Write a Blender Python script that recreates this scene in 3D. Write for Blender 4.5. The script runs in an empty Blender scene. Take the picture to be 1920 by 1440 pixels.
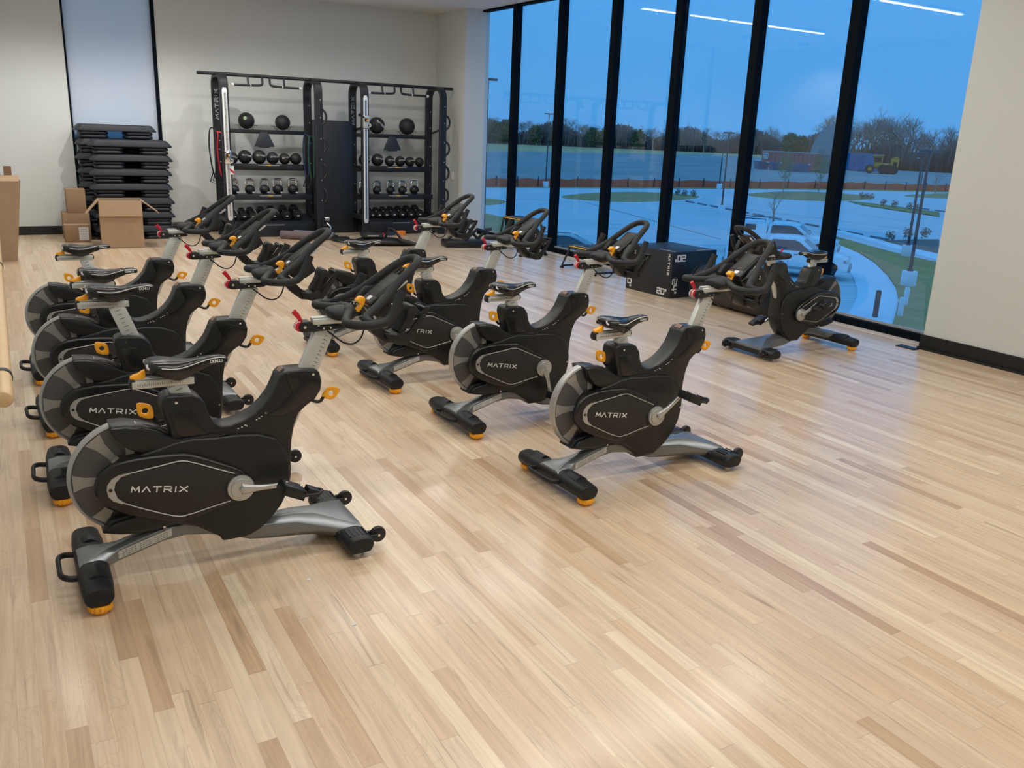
import bpy, bmesh, math, random
from mathutils import Vector, Matrix
random.seed(7)
S = bpy.context.scene
COL = S.collection
PI = math.pi

# ------------------------------------------------------------------ camera
# world: X towards the window wall, Y away along the boards, Z up, origin on the floor below the camera
F = 1628.0
RX = Vector((0.86632845, -0.10600882, 0.48809543))      # world axes written in camera coordinates (right, down, forward)
RY = Vector((-0.49790825, -0.2606278, 0.82713997))
RZ = Vector((0.0395271, -0.95960163, -0.27857194))
H = 1.66
camd = bpy.data.cameras.new('camera'); cam = bpy.data.objects.new('camera', camd); COL.objects.link(cam)
camd.sensor_width = 36; camd.lens = 36 * F / 1920; camd.clip_start = 0.05; camd.clip_end = 2500
m = Matrix.Identity(4)
for r, ax in enumerate((RX, RY, RZ)):
    m[r][0] = ax[0]; m[r][1] = -ax[1]; m[r][2] = -ax[2]
m[2][3] = H
cam.matrix_world = m
S.camera = cam

def ray(px, py):
    d = Vector((px - 960, py - 720, F)).normalized()
    return Vector((RX.dot(d), RY.dot(d), RZ.dot(d)))
def gp(px, py, z=0.0):
    r = ray(px, py); t = (z - H) / r.z
    return Vector((r.x * t, r.y * t, z))

# ------------------------------------------------------------------ world, exposure
S.view_settings.view_transform = 'Standard'; S.view_settings.look = 'None'
S.view_settings.gamma = 1.0; S.view_settings.use_curve_mapping = False
S.view_settings.exposure = 0.0
W = bpy.data.worlds.new('dusk_sky'); S.world = W; W.use_nodes = True
nt = W.node_tree; nt.nodes.clear()
wo = nt.nodes.new('ShaderNodeOutputWorld'); bg = nt.nodes.new('ShaderNodeBackground')
tc = nt.nodes.new('ShaderNodeTexCoord'); sx = nt.nodes.new('ShaderNodeSeparateXYZ'); cr = nt.nodes.new('ShaderNodeValToRGB')
nt.links.new(tc.outputs['Generated'], sx.inputs[0]); nt.links.new(sx.outputs['Z'], cr.inputs[0])
cr.color_ramp.elements[0].position = 0.0; cr.color_ramp.elements[0].color = (0.085, 0.36, 0.80, 1)
cr.color_ramp.elements[1].position = 0.25; cr.color_ramp.elements[1].color = (0.09, 0.42, 0.95, 1)
e = cr.color_ramp.elements.new(1.0); e.color = (0.11, 0.42, 1.0, 1)
nt.links.new(cr.outputs[0], bg.inputs[0]); bg.inputs[1].default_value = 1.05
nt.links.new(bg.outputs[0], wo.inputs[0])

LAMP_POWER = 22.5
LAMP_COL = (1.0, 0.98, 0.94)
CEIL = 3.47
LIGHT_ROWS = [(10.68, [(1.8, 3.92), (4.02, 5.66)]), (7.85, [(-0.1, 1.9), (2.46, 4.16), (4.26, 5.9)]),
              (5.02, [(-0.2, 2.2), (2.3, 4.1), (4.2, 5.9)]), (2.19, [(-0.2, 2.2), (2.3, 4.1), (4.2, 5.9)]), (-0.64, [(-0.2, 2.4), (2.5, 5.1)])]

# ------------------------------------------------------------------ materials
def mat(name, col, rough=0.5, metal=0.0, spec=0.5, emit=None, estr=0.0, coat=0.0, noise=None, bump=None):
    """procedural principled material; noise=(scale, amount) varies the colour, bump=(scale, strength)"""
    M = bpy.data.materials.new(name); M.use_nodes = True
    n = M.node_tree; b = n.nodes['Principled BSDF']
    b.inputs['Base Color'].default_value = (*col, 1); b.inputs['Roughness'].default_value = rough
    b.inputs['Metallic'].default_value = metal; b.inputs['Specular IOR Level'].default_value = spec
    b.inputs['Coat Weight'].default_value = coat
    if emit: b.inputs['Emission Color'].default_value = (*emit, 1); b.inputs['Emission Strength'].default_value = estr
    t = n.nodes.new('ShaderNodeTexCoord')
    if noise:
        nz = n.nodes.new('ShaderNodeTexNoise'); nz.inputs['Scale'].default_value = noise[0]; nz.inputs['Detail'].default_value = 4
        n.links.new(t.outputs['Object'], nz.inputs['Vector'])
        mx = n.nodes.new('ShaderNodeMix'); mx.data_type = 'RGBA'
        a = noise[1]
        mx.inputs[6].default_value = (*[c * (1 - a) for c in col], 1); mx.inputs[7].default_value = (*[min(1, c * (1 + a)) for c in col], 1)
        n.links.new(nz.outputs[0], mx.inputs[0]); n.links.new(mx.outputs[2], b.inputs['Base Color'])
    if bump:
        nb = n.nodes.new('ShaderNodeTexNoise'); nb.inputs['Scale'].default_value = bump[0]; nb.inputs['Detail'].default_value = 3
        n.links.new(t.outputs['Object'], nb.inputs['Vector'])
        bp = n.nodes.new('ShaderNodeBump'); bp.inputs['Strength'].default_value = bump[1]; bp.inputs['Distance'].default_value = 0.01
        n.links.new(nb.outputs[0], bp.inputs['Height']); n.links.new(bp.outputs[0], b.inputs['Normal'])
    return M

M = {}
M['wall'] = mat('painted_wall', (0.60, 0.62, 0.60), 0.85, spec=0.2, noise=(3, 0.015), bump=(180, 0.05))
M['ceiling'] = mat('ceiling_paint', (0.68, 0.67, 0.65), 0.9, spec=0.1, noise=(3, 0.01))
M['black_base'] = mat('black_vinyl_base', (0.006, 0.007, 0.008), 0.45, noise=(20, 0.1))
M['alu_black'] = mat('black_window_metal', (0.003, 0.0065, 0.011), 0.6, spec=0.05, noise=(12, 0.1))
def shade_mat():
    g = bpy.data.materials.new('roller_shade_cloth'); g.use_nodes = True; n = g.node_tree; n.nodes.clear()
    o = n.nodes.new('ShaderNodeOutputMaterial'); mx = n.nodes.new('ShaderNodeMixShader'); df = n.nodes.new('ShaderNodeBsdfDiffuse'); tl = n.nodes.new('ShaderNodeBsdfTranslucent')
    df.inputs[0].default_value = (0.84, 0.86, 0.88, 1); tl.inputs[0].default_value = (0.88, 0.90, 0.92, 1); mx.inputs[0].default_value = 0.55
    n.links.new(df.outputs[0], mx.inputs[1]); n.links.new(tl.outputs[0], mx.inputs[2]); n.links.new(mx.outputs[0], o.inputs[0]); return g
M['shade'] = shade_mat()
M['body'] = mat('satin_black_plastic', (0.0095, 0.0108, 0.0122), 0.38, spec=0.45, noise=(25, 0.12), bump=(900, 0.03))
M['housing'] = mat('gloss_black_plastic', (0.010, 0.0105, 0.011), 0.22, spec=0.5, noise=(25, 0.1))
M['panel'] = mat('charcoal_panel', (0.026, 0.024, 0.022), 0.5, spec=0.35, noise=(60, 0.1))
M['rubber'] = mat('black_rubber', (0.0105, 0.0118, 0.0135), 0.5, spec=0.4, noise=(60, 0.12), bump=(300, 0.05))
M['grip'] = mat('dark_grip_foam', (0.016, 0.0185, 0.0205), 0.62, spec=0.35, noise=(80, 0.1), bump=(500, 0.08))
M['silver_paint'] = mat('silver_grey_paint', (0.21, 0.225, 0.235), 0.3, metal=0.55, spec=0.5, noise=(6, 0.04))
M['alloy'] = mat('pale_anodised_alloy', (0.60, 0.62, 0.59), 0.36, metal=0.4, noise=(18, 0.04))
M['silver_trim'] = mat('silver_trim', (0.42, 0.42, 0.41), 0.35, metal=0.4, noise=(18, 0.04))
M['crank'] = mat('satin_crank_alloy', (0.50, 0.51, 0.50), 0.3, metal=0.6, noise=(18, 0.04))
M['chrome'] = mat('chrome', (0.75, 0.75, 0.75), 0.12, metal=1.0, noise=(5, 0.02))
M['wheel_dark'] = mat('flywheel_dark_metal', (0.11, 0.10, 0.09), 0.38, metal=0.6, noise=(30, 0.08))
M['wheel_light'] = mat('flywheel_light_metal', (0.66, 0.63, 0.57), 0.35, metal=0.3, noise=(30, 0.05))
M['orange'] = mat('orange_plastic', (0.95, 0.41, 0.016), 0.35, noise=(20, 0.05))
M['red'] = mat('red_plastic', (0.55, 0.012, 0.03), 0.35, noise=(20, 0.08))
M['white'] = mat('white_print', (0.75, 0.75, 0.74), 0.5, noise=(30, 0.03))
M['tick'] = mat('dark_print', (0.05, 0.05, 0.05), 0.5, noise=(30, 0.05))
M['label'] = mat('paper_label', (0.62, 0.63, 0.60), 0.5, noise=(90, 0.1))
M['rack'] = mat('rack_black_steel', (0.014, 0.016, 0.02), 0.42, spec=0.4, noise=(15, 0.1))
M['rack_panel'] = mat('rack_panel_black', (0.012, 0.016, 0.022), 0.5, noise=(15, 0.1))
M['ball'] = mat('ball_rubber', (0.010, 0.011, 0.012), 0.55, noise=(40, 0.15), bump=(120, 0.2))
M['iron'] = mat('black_iron', (0.008, 0.009, 0.010), 0.45, noise=(40, 0.15))
M['card'] = mat('cardboard', (0.42, 0.29, 0.18), 0.85, spec=0.15, noise=(9, 0.08))
M['card_dark'] = mat('brown_cardboard', (0.30, 0.195, 0.12), 0.85, spec=0.15, noise=(9, 0.1))
M['deck'] = mat('step_plastic', (0.017, 0.021, 0.028), 0.55, noise=(30, 0.1), bump=(250, 0.2))
M['riser'] = mat('riser_plastic', (0.010, 0.012, 0.017), 0.5, noise=(30, 0.1))
M['plyo'] = mat('plyo_box_vinyl', (0.008, 0.011, 0.017), 0.5, noise=(60, 0.1), bump=(200, 0.05))
M['vinyl'] = mat('black_vinyl', (0.010, 0.011, 0.013), 0.4, noise=(30, 0.15))
M['wood_bar'] = mat('ash_wood', (0.62, 0.42, 0.22), 0.35, noise=(14, 0.1))
M['mat_grey'] = mat('grey_foam_mat', (0.16, 0.17, 0.19), 0.85, noise=(25, 0.1))
M['mat_brown'] = mat('mauve_foam_mat', (0.15, 0.11, 0.12), 0.85, noise=(25, 0.2))
M['sticker_orange'] = mat('warning_print', (0.75, 0.2, 0.03), 0.5, noise=(60, 0.1))
M['amber_print'] = mat('amber_print', (0.7, 0.42, 0.05), 0.5, noise=(60, 0.1))
M['band_green'] = mat('green_band', (0.015, 0.07, 0.04), 0.5, noise=(30, 0.1))
M['band_blue'] = mat('blue_band', (0.012, 0.03, 0.08), 0.5, noise=(30, 0.1))
# outdoors
M['concrete'] = mat('pale_concrete', (0.74, 0.72, 0.69), 0.9, spec=0.1, noise=(0.15, 0.10))
M['concrete2'] = mat('walk_concrete', (0.86, 0.88, 0.88), 0.9, spec=0.1, noise=(0.3, 0.05))
M['paint_line'] = mat('lot_paint', (1.0, 1.0, 1.0), 0.8, noise=(2, 0.02))
M['joint'] = mat('dark_joint', (0.24, 0.24, 0.26), 0.9, noise=(2, 0.05))
M['earth'] = mat('bare_earth', (0.42, 0.38, 0.34), 0.95, spec=0.05, noise=(0.05, 0.25))
M['field'] = mat('dry_grass_field', (0.80, 0.47, 0.22), 0.95, spec=0.05, noise=(0.05, 0.3))
M['grass'] = mat('winter_grass', (0.55, 0.34, 0.15), 0.95, spec=0.05, noise=(0.7, 0.3))
M['grass_g'] = mat('green_grass', (0.30, 0.30, 0.11), 0.95, spec=0.05, noise=(0.6, 0.35))
M['mulch'] = mat('mulch', (0.32, 0.22, 0.17), 0.95, spec=0.05, noise=(1.5, 0.3))
M['bark'] = mat('bare_bark', (0.50, 0.28, 0.20), 0.95, spec=0.05, noise=(0.6, 0.25))
M['twig'] = mat('twig_mass', (0.30, 0.19, 0.16), 0.95, spec=0.05, noise=(0.2, 0.3))
M['evergreen'] = mat('evergreen_leaf', (0.20, 0.19, 0.10), 0.95, spec=0.05, noise=(1.5, 0.4))
M['silt'] = mat('orange_silt_fence', (1.0, 0.16, 0.07), 0.8, noise=(0.8, 0.1))
M['car_white'] = mat('white_car_paint', (0.92, 0.93, 0.93), 0.35, coat=0.3, noise=(1, 0.01))
M['car_dark'] = mat('dark_blue_car_paint', (0.05, 0.055, 0.06), 0.2, coat=0.8, noise=(1, 0.05))
M['car_glass'] = mat('tinted_car_glass', (0.12, 0.10, 0.10), 0.15, spec=0.6, noise=(1, 0.1))
M['tyre'] = mat('tyre', (0.03, 0.03, 0.03), 0.8, noise=(8, 0.1))
M['grey_trim'] = mat('grey_trim', (0.36, 0.36, 0.36), 0.5, noise=(3, 0.05))
M['cont_red'] = mat('red_container', (0.60, 0.16, 0.13), 0.7, noise=(0.4, 0.12))
M['cont_blue'] = mat('blue_container', (0.01, 0.19, 0.36), 0.7, noise=(0.4, 0.12))
M['cont_grey'] = mat('grey_container', (0.22, 0.24, 0.26), 0.7, noise=(0.4, 0.12))
M['bin_blue'] = mat('navy_bin', (0.14, 0.17, 0.24), 0.7, noise=(0.5, 0.12))
M['cat_yellow'] = mat('machine_yellow', (1.0, 0.34, 0.03), 0.6, noise=(0.8, 0.12))
M['pole'] = mat('dark_bronze_pole', (0.06, 0.06, 0.065), 0.5, noise=(4, 0.1))
M['barn'] = mat('barn_sheet', (0.30, 0.33, 0.33), 0.8, noise=(0.1, 0.15))
M['camper'] = mat('camper_white', (0.7, 0.72, 0.74), 0.6, noise=(0.6, 0.1))
M['lens'] = mat('headlamp_lens', (0.7, 0.7, 0.7), 0.2, noise=(4, 0.1))
M['lamp'] = mat('lamp_diffuser', (0.9, 0.9, 0.9), 0.5, emit=(1.0, 0.96, 0.88), estr=6.0, noise=(2, 0.01))

def glass_mat():
    g = bpy.data.materials.new('window_glass'); g.use_nodes = True; n = g.node_tree; n.nodes.clear()
    o = n.nodes.new('ShaderNodeOutputMaterial'); mx = n.nodes.new('ShaderNodeMixShader')
    tr = n.nodes.new('ShaderNodeBsdfTransparent'); gl = n.nodes.new('ShaderNodeBsdfGlossy'); lw = n.nodes.new('ShaderNodeLayerWeight')
    tr.inputs[0].default_value = (0.95, 0.97, 0.98, 1); gl.inputs['Roughness'].default_value = 0.0; lw.inputs[0].default_value = 0.5
    pw = n.nodes.new('ShaderNodeMath'); pw.operation = 'POWER'; pw.inputs[1].default_value = 5.0; n.links.new(lw.outputs['Facing'], pw.inputs[0])
    ma = n.nodes.new('ShaderNodeMath'); ma.operation = 'MULTIPLY_ADD'; ma.inputs[1].default_value = 0.9; ma.inputs[2].default_value = 0.045; n.links.new(pw.outputs[0], ma.inputs[0])
    n.links.new(ma.outputs[0], mx.inputs[0]); n.links.new(tr.outputs[0], mx.inputs[1]); n.links.new(gl.outputs[0], mx.inputs[2])
    n.links.new(mx.outputs[0], o.inputs[0]); return g
M['glass'] = glass_mat()
def guard_mat():
    g = bpy.data.materials.new('smoky_clear_plastic'); g.use_nodes = True; n = g.node_tree; n.nodes.clear()
    o = n.nodes.new('ShaderNodeOutputMaterial'); mx = n.nodes.new('ShaderNodeMixShader')
    tr = n.nodes.new('ShaderNodeBsdfTransparent'); gl = n.nodes.new('ShaderNodeBsdfPrincipled')
    tr.inputs[0].default_value = (0.85, 0.85, 0.85, 1); gl.inputs['Base Color'].default_value = (0.45, 0.46, 0.46, 1); gl.inputs['Roughness'].default_value = 0.25
    mx.inputs[0].default_value = 0.08
    n.links.new(tr.outputs[0], mx.inputs[1]); n.links.new(gl.outputs[0], mx.inputs[2]); n.links.new(mx.outputs[0], o.inputs[0]); return g
M['guard'] = guard_mat()

def floor_mat():
    g = bpy.data.materials.new('maple_strip_floor'); g.use_nodes = True; n = g.node_tree; L = n.links
    b = n.nodes['Principled BSDF']
    def nd(t): return n.nodes.new(t)
    def math_(op, a, c=None, d=None):
        x = nd('ShaderNodeMath'); x.operation = op
        for i, v in enumerate((a, c, d)):
            if v is None: continue
            if isinstance(v, (int, float)): x.inputs[i].default_value = v
            else: L.new(v, x.inputs[i])
        return x.outputs[0]
    tcn = nd('ShaderNodeTexCoord'); sp = nd('ShaderNodeSeparateXYZ'); L.new(tcn.outputs['Object'], sp.inputs[0])
    BW = 0.0572
    u = math_('DIVIDE', sp.outputs['X'], BW); row = math_('FLOOR', u)
    w1 = nd('ShaderNodeTexWhiteNoise'); w1.noise_dimensions = '1D'; L.new(row, w1.inputs['W'])
    off = math_('MULTIPLY', w1.outputs['Value'], 7.3)
    ln = math_('MULTIPLY_ADD', w1.outputs['Value'], 0.5, 0.75)
    v0 = math_('ADD', sp.outputs['Y'], off)
    # wobble so board lengths differ within a row
    nw = nd('ShaderNodeTexNoise'); nw.noise_dimensions = '2D'; nw.inputs['Scale'].default_value = 1.0; nw.inputs['Detail'].default_value = 0
    cv = nd('ShaderNodeCombineXYZ'); L.new(math_('MULTIPLY', row, 17.0), cv.inputs[0]); L.new(math_('MULTIPLY', v0, 0.45), cv.inputs[1]); L.new(cv.outputs[0], nw.inputs['Vector'])
    v1 = math_('MULTIPLY_ADD', nw.outputs[0], 1.3, v0)
    v = math_('DIVIDE', v1, ln); cell = math_('FLOOR', v)
    cc = nd('ShaderNodeCombineXYZ'); L.new(row, cc.inputs[0]); L.new(cell, cc.inputs[1])
    w2 = nd('ShaderNodeTexWhiteNoise'); w2.noise_dimensions = '2D'; L.new(cc.outputs[0], w2.inputs['Vector'])
    ramp = nd('ShaderNodeValToRGB'); L.new(w2.outputs['Value'], ramp.inputs[0])
    els = ramp.color_ramp.elements
    els[0].position = 0.0; els[0].color = (0.50, 0.35, 0.225, 1)
    els[1].position = 1.0; els[1].color = (0.78, 0.67, 0.50, 1)
    for p, c in ((0.05, (0.59, 0.44, 0.295, 1)), (0.15, (0.655, 0.51, 0.36, 1)), (0.6, (0.69, 0.55, 0.395, 1)), (0.88, (0.73, 0.60, 0.44, 1))):
        q = els.new(p); q.color = c
    # grain: long along Y, shifted per board
    gv = nd('ShaderNodeCombineXYZ')
    L.new(math_('MULTIPLY', sp.outputs['X'], 55.0), gv.inputs[0]); L.new(math_('MULTIPLY', sp.outputs['Y'], 2.2), gv.inputs[1]); L.new(math_('MULTIPLY', w2.outputs['Value'], 91.0), gv.inputs[2])
    gn = nd('ShaderNodeTexNoise'); gn.inputs['Scale'].default_value = 1.0; gn.inputs['Detail'].default_value = 5; gn.inputs['Distortion'].default_value = 0.7; L.new(gv.outputs[0], gn.inputs['Vector'])
    gr = nd('ShaderNodeValToRGB'); L.new(gn.outputs[0], gr.inputs[0])
    gr.color_ramp.elements[0].position = 0.30; gr.color_ramp.elements[0].color = (0.86, 0.82, 0.78, 1); gr.color_ramp.elements[1].position = 0.62; gr.color_ramp.elements[1].color = (1.04, 1.03, 1.02, 1)
    m1 = nd('ShaderNodeMix'); m1.data_type = 'RGBA'; m1.blend_type = 'MULTIPLY'; m1.inputs[0].default_value = 1.0
    L.new(ramp.outputs[0], m1.inputs[6]); L.new(gr.outputs[0], m1.inputs[7])
    # cathedral figure: contour lines of a stretched noise, strongest on some boards
    fv_ = nd('ShaderNodeCombineXYZ')
    L.new(math_('MULTIPLY', sp.outputs['X'], 16.0), fv_.inputs[0]); L.new(math_('MULTIPLY', sp.outputs['Y'], 3.0), fv_.inputs[1]); L.new(math_('MULTIPLY', w2.outputs['Value'], 57.0), fv_.inputs[2])
    fn = nd('ShaderNodeTexNoise'); fn.inputs['Scale'].default_value = 1.0; fn.inputs['Detail'].default_value = 1.5; L.new(fv_.outputs[0], fn.inputs['Vector'])
    ff = math_('FRACT', math_('MULTIPLY', fn.outputs[0], 15.0)); fl_ = math_('LESS_THAN', ff, 0.16)
    sc3 = nd('ShaderNodeSeparateColor'); L.new(w2.outputs['Color'], sc3.inputs[0])
    amt = math_('MULTIPLY', fl_, math_('MULTIPLY', math_('GREATER_THAN', sc3.outputs[1], 0.55), 0.20))
    mf = nd('ShaderNodeMix'); mf.data_type = 'RGBA'; L.new(amt, mf.inputs[0]); L.new(m1.outputs[2], mf.inputs[6]); mf.inputs[7].default_value = (0.42, 0.28, 0.17, 1)
    mt = nd('ShaderNodeMix'); mt.data_type = 'RGBA'; mt.blend_type = 'MULTIPLY'; L.new(math_('MULTIPLY', sc3.outputs[2], 0.8), mt.inputs[0]); L.new(mf.outputs[2], mt.inputs[6]); mt.inputs[7].default_value = (1.0, 0.93, 0.86, 1)
    # mineral streaks and dark flecks
    sv = nd('ShaderNodeCombineXYZ')
    L.new(math_('MULTIPLY', sp.outputs['X'], 26.0), sv.inputs[0]); L.new(math_('MULTIPLY', sp.outputs['Y'], 1.5), sv.inputs[1]); L.new(math_('MULTIPLY', w2.outputs['Value'], 37.0), sv.inputs[2])
    sn = nd('ShaderNodeTexNoise'); sn.inputs['Scale'].default_value = 1.0; sn.inputs['Detail'].default_value = 3; sn.inputs['Distortion'].default_value = 1.2; L.new(sv.outputs[0], sn.inputs['Vector'])
    sr = nd('ShaderNodeValToRGB'); L.new(sn.outputs[0], sr.inputs[0])
    sr.color_ramp.elements[0].position = 0.60; sr.color_ramp.elements[0].color = (0, 0, 0, 1); sr.color_ramp.elements[1].position = 0.80; sr.color_ramp.elements[1].color = (1, 1, 1, 1)
    m2 = nd('ShaderNodeMix'); m2.data_type = 'RGBA'; L.new(math_('MULTIPLY', sr.outputs[0], 0.75), m2.inputs[0]); L.new(mt.outputs[2], m2.inputs[6]); m2.inputs[7].default_value = (0.28, 0.185, 0.11, 1)
    # narrow joints
    fu = math_('FRACT', u); eu = math_('MINIMUM', fu, math_('SUBTRACT', 1.0, fu))
    fv = math_('FRACT', v); ev = math_('MINIMUM', fv, math_('SUBTRACT', 1.0, fv))
    ju = math_('LESS_THAN', eu, 0.010); jv = math_('LESS_THAN', ev, 0.0012); j = math_('MAXIMUM', ju, jv)
    m3 = nd('ShaderNodeMix'); m3.data_type = 'RGBA'; L.new(math_('MULTIPLY', j, 0.45), m3.inputs[0]); L.new(m2.outputs[2], m3.inputs[6]); m3.inputs[7].default_value = (0.30, 0.21, 0.13, 1)
    L.new(m3.outputs[2], b.inputs['Base Color'])
    rn = nd('ShaderNodeTexNoise'); rn.inputs['Scale'].default_value = 2.5; rn.inputs['Detail'].default_value = 4; L.new(tcn.outputs['Object'], rn.inputs['Vector'])
    L.new(math_('MULTIPLY_ADD', rn.outputs[0], 0.12, 0.27), b.inputs['Roughness'])
    bp = nd('ShaderNodeBump'); bp.inputs['Strength'].default_value = 0.06; bp.inputs['Distance'].default_value = 0.002
    L.new(math_('ADD', gn.outputs[0], math_('MULTIPLY', w2.outputs['Value'], 0.6)), bp.inputs['Height']); L.new(bp.outputs[0], b.inputs['Normal'])
    b.inputs['Specular IOR Level'].default_value = 0.5; b.inputs['Coat Weight'].default_value = 0.35; b.inputs['Coat Roughness'].default_value = 0.16; b.inputs['Coat IOR'].default_value = 1.5
    return g
M['floor'] = floor_mat()

# ------------------------------------------------------------------ mesh builder
class MB:
    def __init__(s): s.v = []; s.f = []
    def add(s, vs, fs, T=None):
        b = len(s.v)
        s.v += [tuple(T @ Vector(p)) if T is not None else tuple(p) for p in vs]
        s.f += [tuple(b + i for i in f) for f in fs]; return s
    def box(s, x0, x1, y0, y1, z0, z1, T=None):
        vs = [(x0, y0, z0), (x1, y0, z0), (x1, y1, z0), (x0, y1, z0), (x0, y0, z1), (x1, y0, z1), (x1, y1, z1), (x0, y1, z1)]
        return s.add(vs, [(0, 3, 2, 1), (4, 5, 6, 7), (0, 1, 5, 4), (1, 2, 6, 5), (2, 3, 7, 6), (3, 0, 4, 7)], T)
    def prism(s, poly, a, b, axis='y', T=None):
        """polygon extruded from a to b; axis y: poly=(x,z); axis z: (x,y); axis x: (y,z)"""
        n = len(poly)
        def P(p, t): return {'y': (p[0], t, p[1]), 'z': (p[0], p[1], t), 'x': (t, p[0], p[1])}[axis]
        area = sum(poly[i][0] * poly[(i + 1) % n][1] - poly[(i + 1) % n][0] * poly[i][1] for i in range(n))
        flip = (area > 0) != (axis == 'y')
        if a > b: a, b = b, a
        vs = [P(p, a) for p in poly] + [P(p, b) for p in poly]
        fa = tuple(range(n)); fb = tuple(range(n, 2 * n)); sd = [(i, (i + 1) % n, n + (i + 1) % n, n + i) for i in range(n)]
        if flip: fa = fa[::-1]
        else: fb = fb[::-1]; sd = [q[::-1] for q in sd]
        return s.add(vs, [fa, fb] + sd, T)
    def loft(s, rings, close=True, caps=True, T=None, loop=False):
        n = len(rings[0]); vs = [p for r in rings for p in r]; fs = []
        R = len(rings)
        for i in range(R if loop else R - 1):
            for j in range(n if close else n - 1):
                k = (j + 1) % n; i2 = (i + 1) % R
                fs.append((i * n + j, i * n + k, i2 * n + k, i2 * n + j))
        if caps and not loop: fs += [tuple(range(n))[::-1], tuple(range((R - 1) * n, R * n))]
        return s.add(vs, fs, T)
    def tube(s, path, r, seg=10, closed=False, T=None, flat=(1, 1)):
        P = [Vector(p) for p in path]; N = len(P); rings = []
        up = None
        for i, p in enumerate(P):
            if closed: t = (P[(i + 1) % N] - P[i - 1])
            else: t = P[min(i + 1, N - 1)] - P[max(i - 1, 0)]
            t.normalize()
            if up is None:
                up = Vector((0, 0, 1)) if abs(t.z) < 0.9 else Vector((0, 1, 0))
            a = t.cross(up)
            if a.length < 1e-5: a = t.cross(Vector((0.3, 1, 0.2)))
            a.normalize(); up = a.cross(t).normalized()
            rr = r[i] if isinstance(r, (list, tuple)) else r
            rings.append([tuple(p + a * (math.cos(2 * PI * k / seg) * rr * flat[0]) + up * (math.sin(2 * PI * k / seg) * rr * flat[1])) for k in range(seg)])
        return s.loft(rings, caps=True, T=T, loop=closed)
    def cyl(s, c, r, h, axis='z', seg=24, r2=None, T=None):
        r2 = r if r2 is None else r2; vs = []
        for t, rr in ((-h / 2, r), (h / 2, r2)):
            for k in range(seg):
                a = 2 * PI * k / seg; x, y = math.cos(a) * rr, math.sin(a) * rr
                vs.append({'z': (c[0] + x, c[1] + y, c[2] + t), 'y': (c[0] + x, c[1] + t, c[2] - y), 'x': (c[0] + t, c[1] + x, c[2] + y)}[axis])
        fs = [tuple(range(seg))[::-1], tuple(range(seg, 2 * seg))] + [(k, (k + 1) % seg, seg + (k + 1) % seg, seg + k) for k in range(seg)]
        return s.add(vs, fs, T)
    def ball(s, c, r, seg=20, rings=12, sc=(1, 1, 1), T=None):
        R = []
        for i in range(1, rings):
            ph = PI * i / rings
            R.append([(c[0] + r * sc[0] * math.sin(ph) * math.cos(2 * PI * k / seg), c[1] + r * sc[1] * math.sin(ph) * math.sin(2 * PI * k / seg), c[2] - r * sc[2] * math.cos(ph)) for k in range(seg)])
        n = seg; vs = [p for q in R for p in q]; fs = []
        for i in range(len(R) - 1):
            for j in range(n): fs.append((i * n + j, i * n + (j + 1) % n, (i + 1) * n + (j + 1) % n, (i + 1) * n + j))
        b = len(vs); vs += [(c[0], c[1], c[2] - r * sc[2]), (c[0], c[1], c[2] + r * sc[2])]
        for j in range(n):
            fs.append((b, (j + 1) % n, j)); o = (len(R) - 1) * n; fs.append((b + 1, o + j, o + (j + 1) % n))
        return s.add(vs, fs, T)
    def build(s, name, material, parent=None, bevel=0.0, seg=2, smooth=True, angle=35, sub=0, origin=None):
        me = bpy.data.meshes.new(name)
        vs = s.v if origin is None else [(a - origin[0], b - origin[1], c - origin[2]) for a, b, c in s.v]
        me.from_pydata(vs, [], s.f); me.validate()
        if bevel > 0:
            bm = bmesh.new(); bm.from_mesh(me)
            bmesh.ops.remove_doubles(bm, verts=bm.verts, dist=1e-5)
            ed = [e for e in bm.edges if len(e.link_faces) == 2 and e.calc_face_angle(0) > math.radians(28)]
            try: bmesh.ops.bevel(bm, geom=ed, offset=bevel, segments=seg, profile=0.5, affect='EDGES', clamp_overlap=True)
            except Exception: pass
            bmesh.ops.recalc_face_normals(bm, faces=bm.faces)
            bm.to_mesh(me); bm.free()
        me.materials.append(M[material] if isinstance(material, str) else material)
        if smooth:
            me.shade_smooth(); me.set_sharp_from_angle(angle=math.radians(angle))
        o = bpy.data.objects.new(name, me); COL.objects.link(o)
        if origin is not None: o.location = origin
        if parent is not None: o.parent = parent
        if sub:
            md = o.modifiers.new('sub', 'SUBSURF'); md.levels = sub; md.render_levels = sub
        return o

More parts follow.
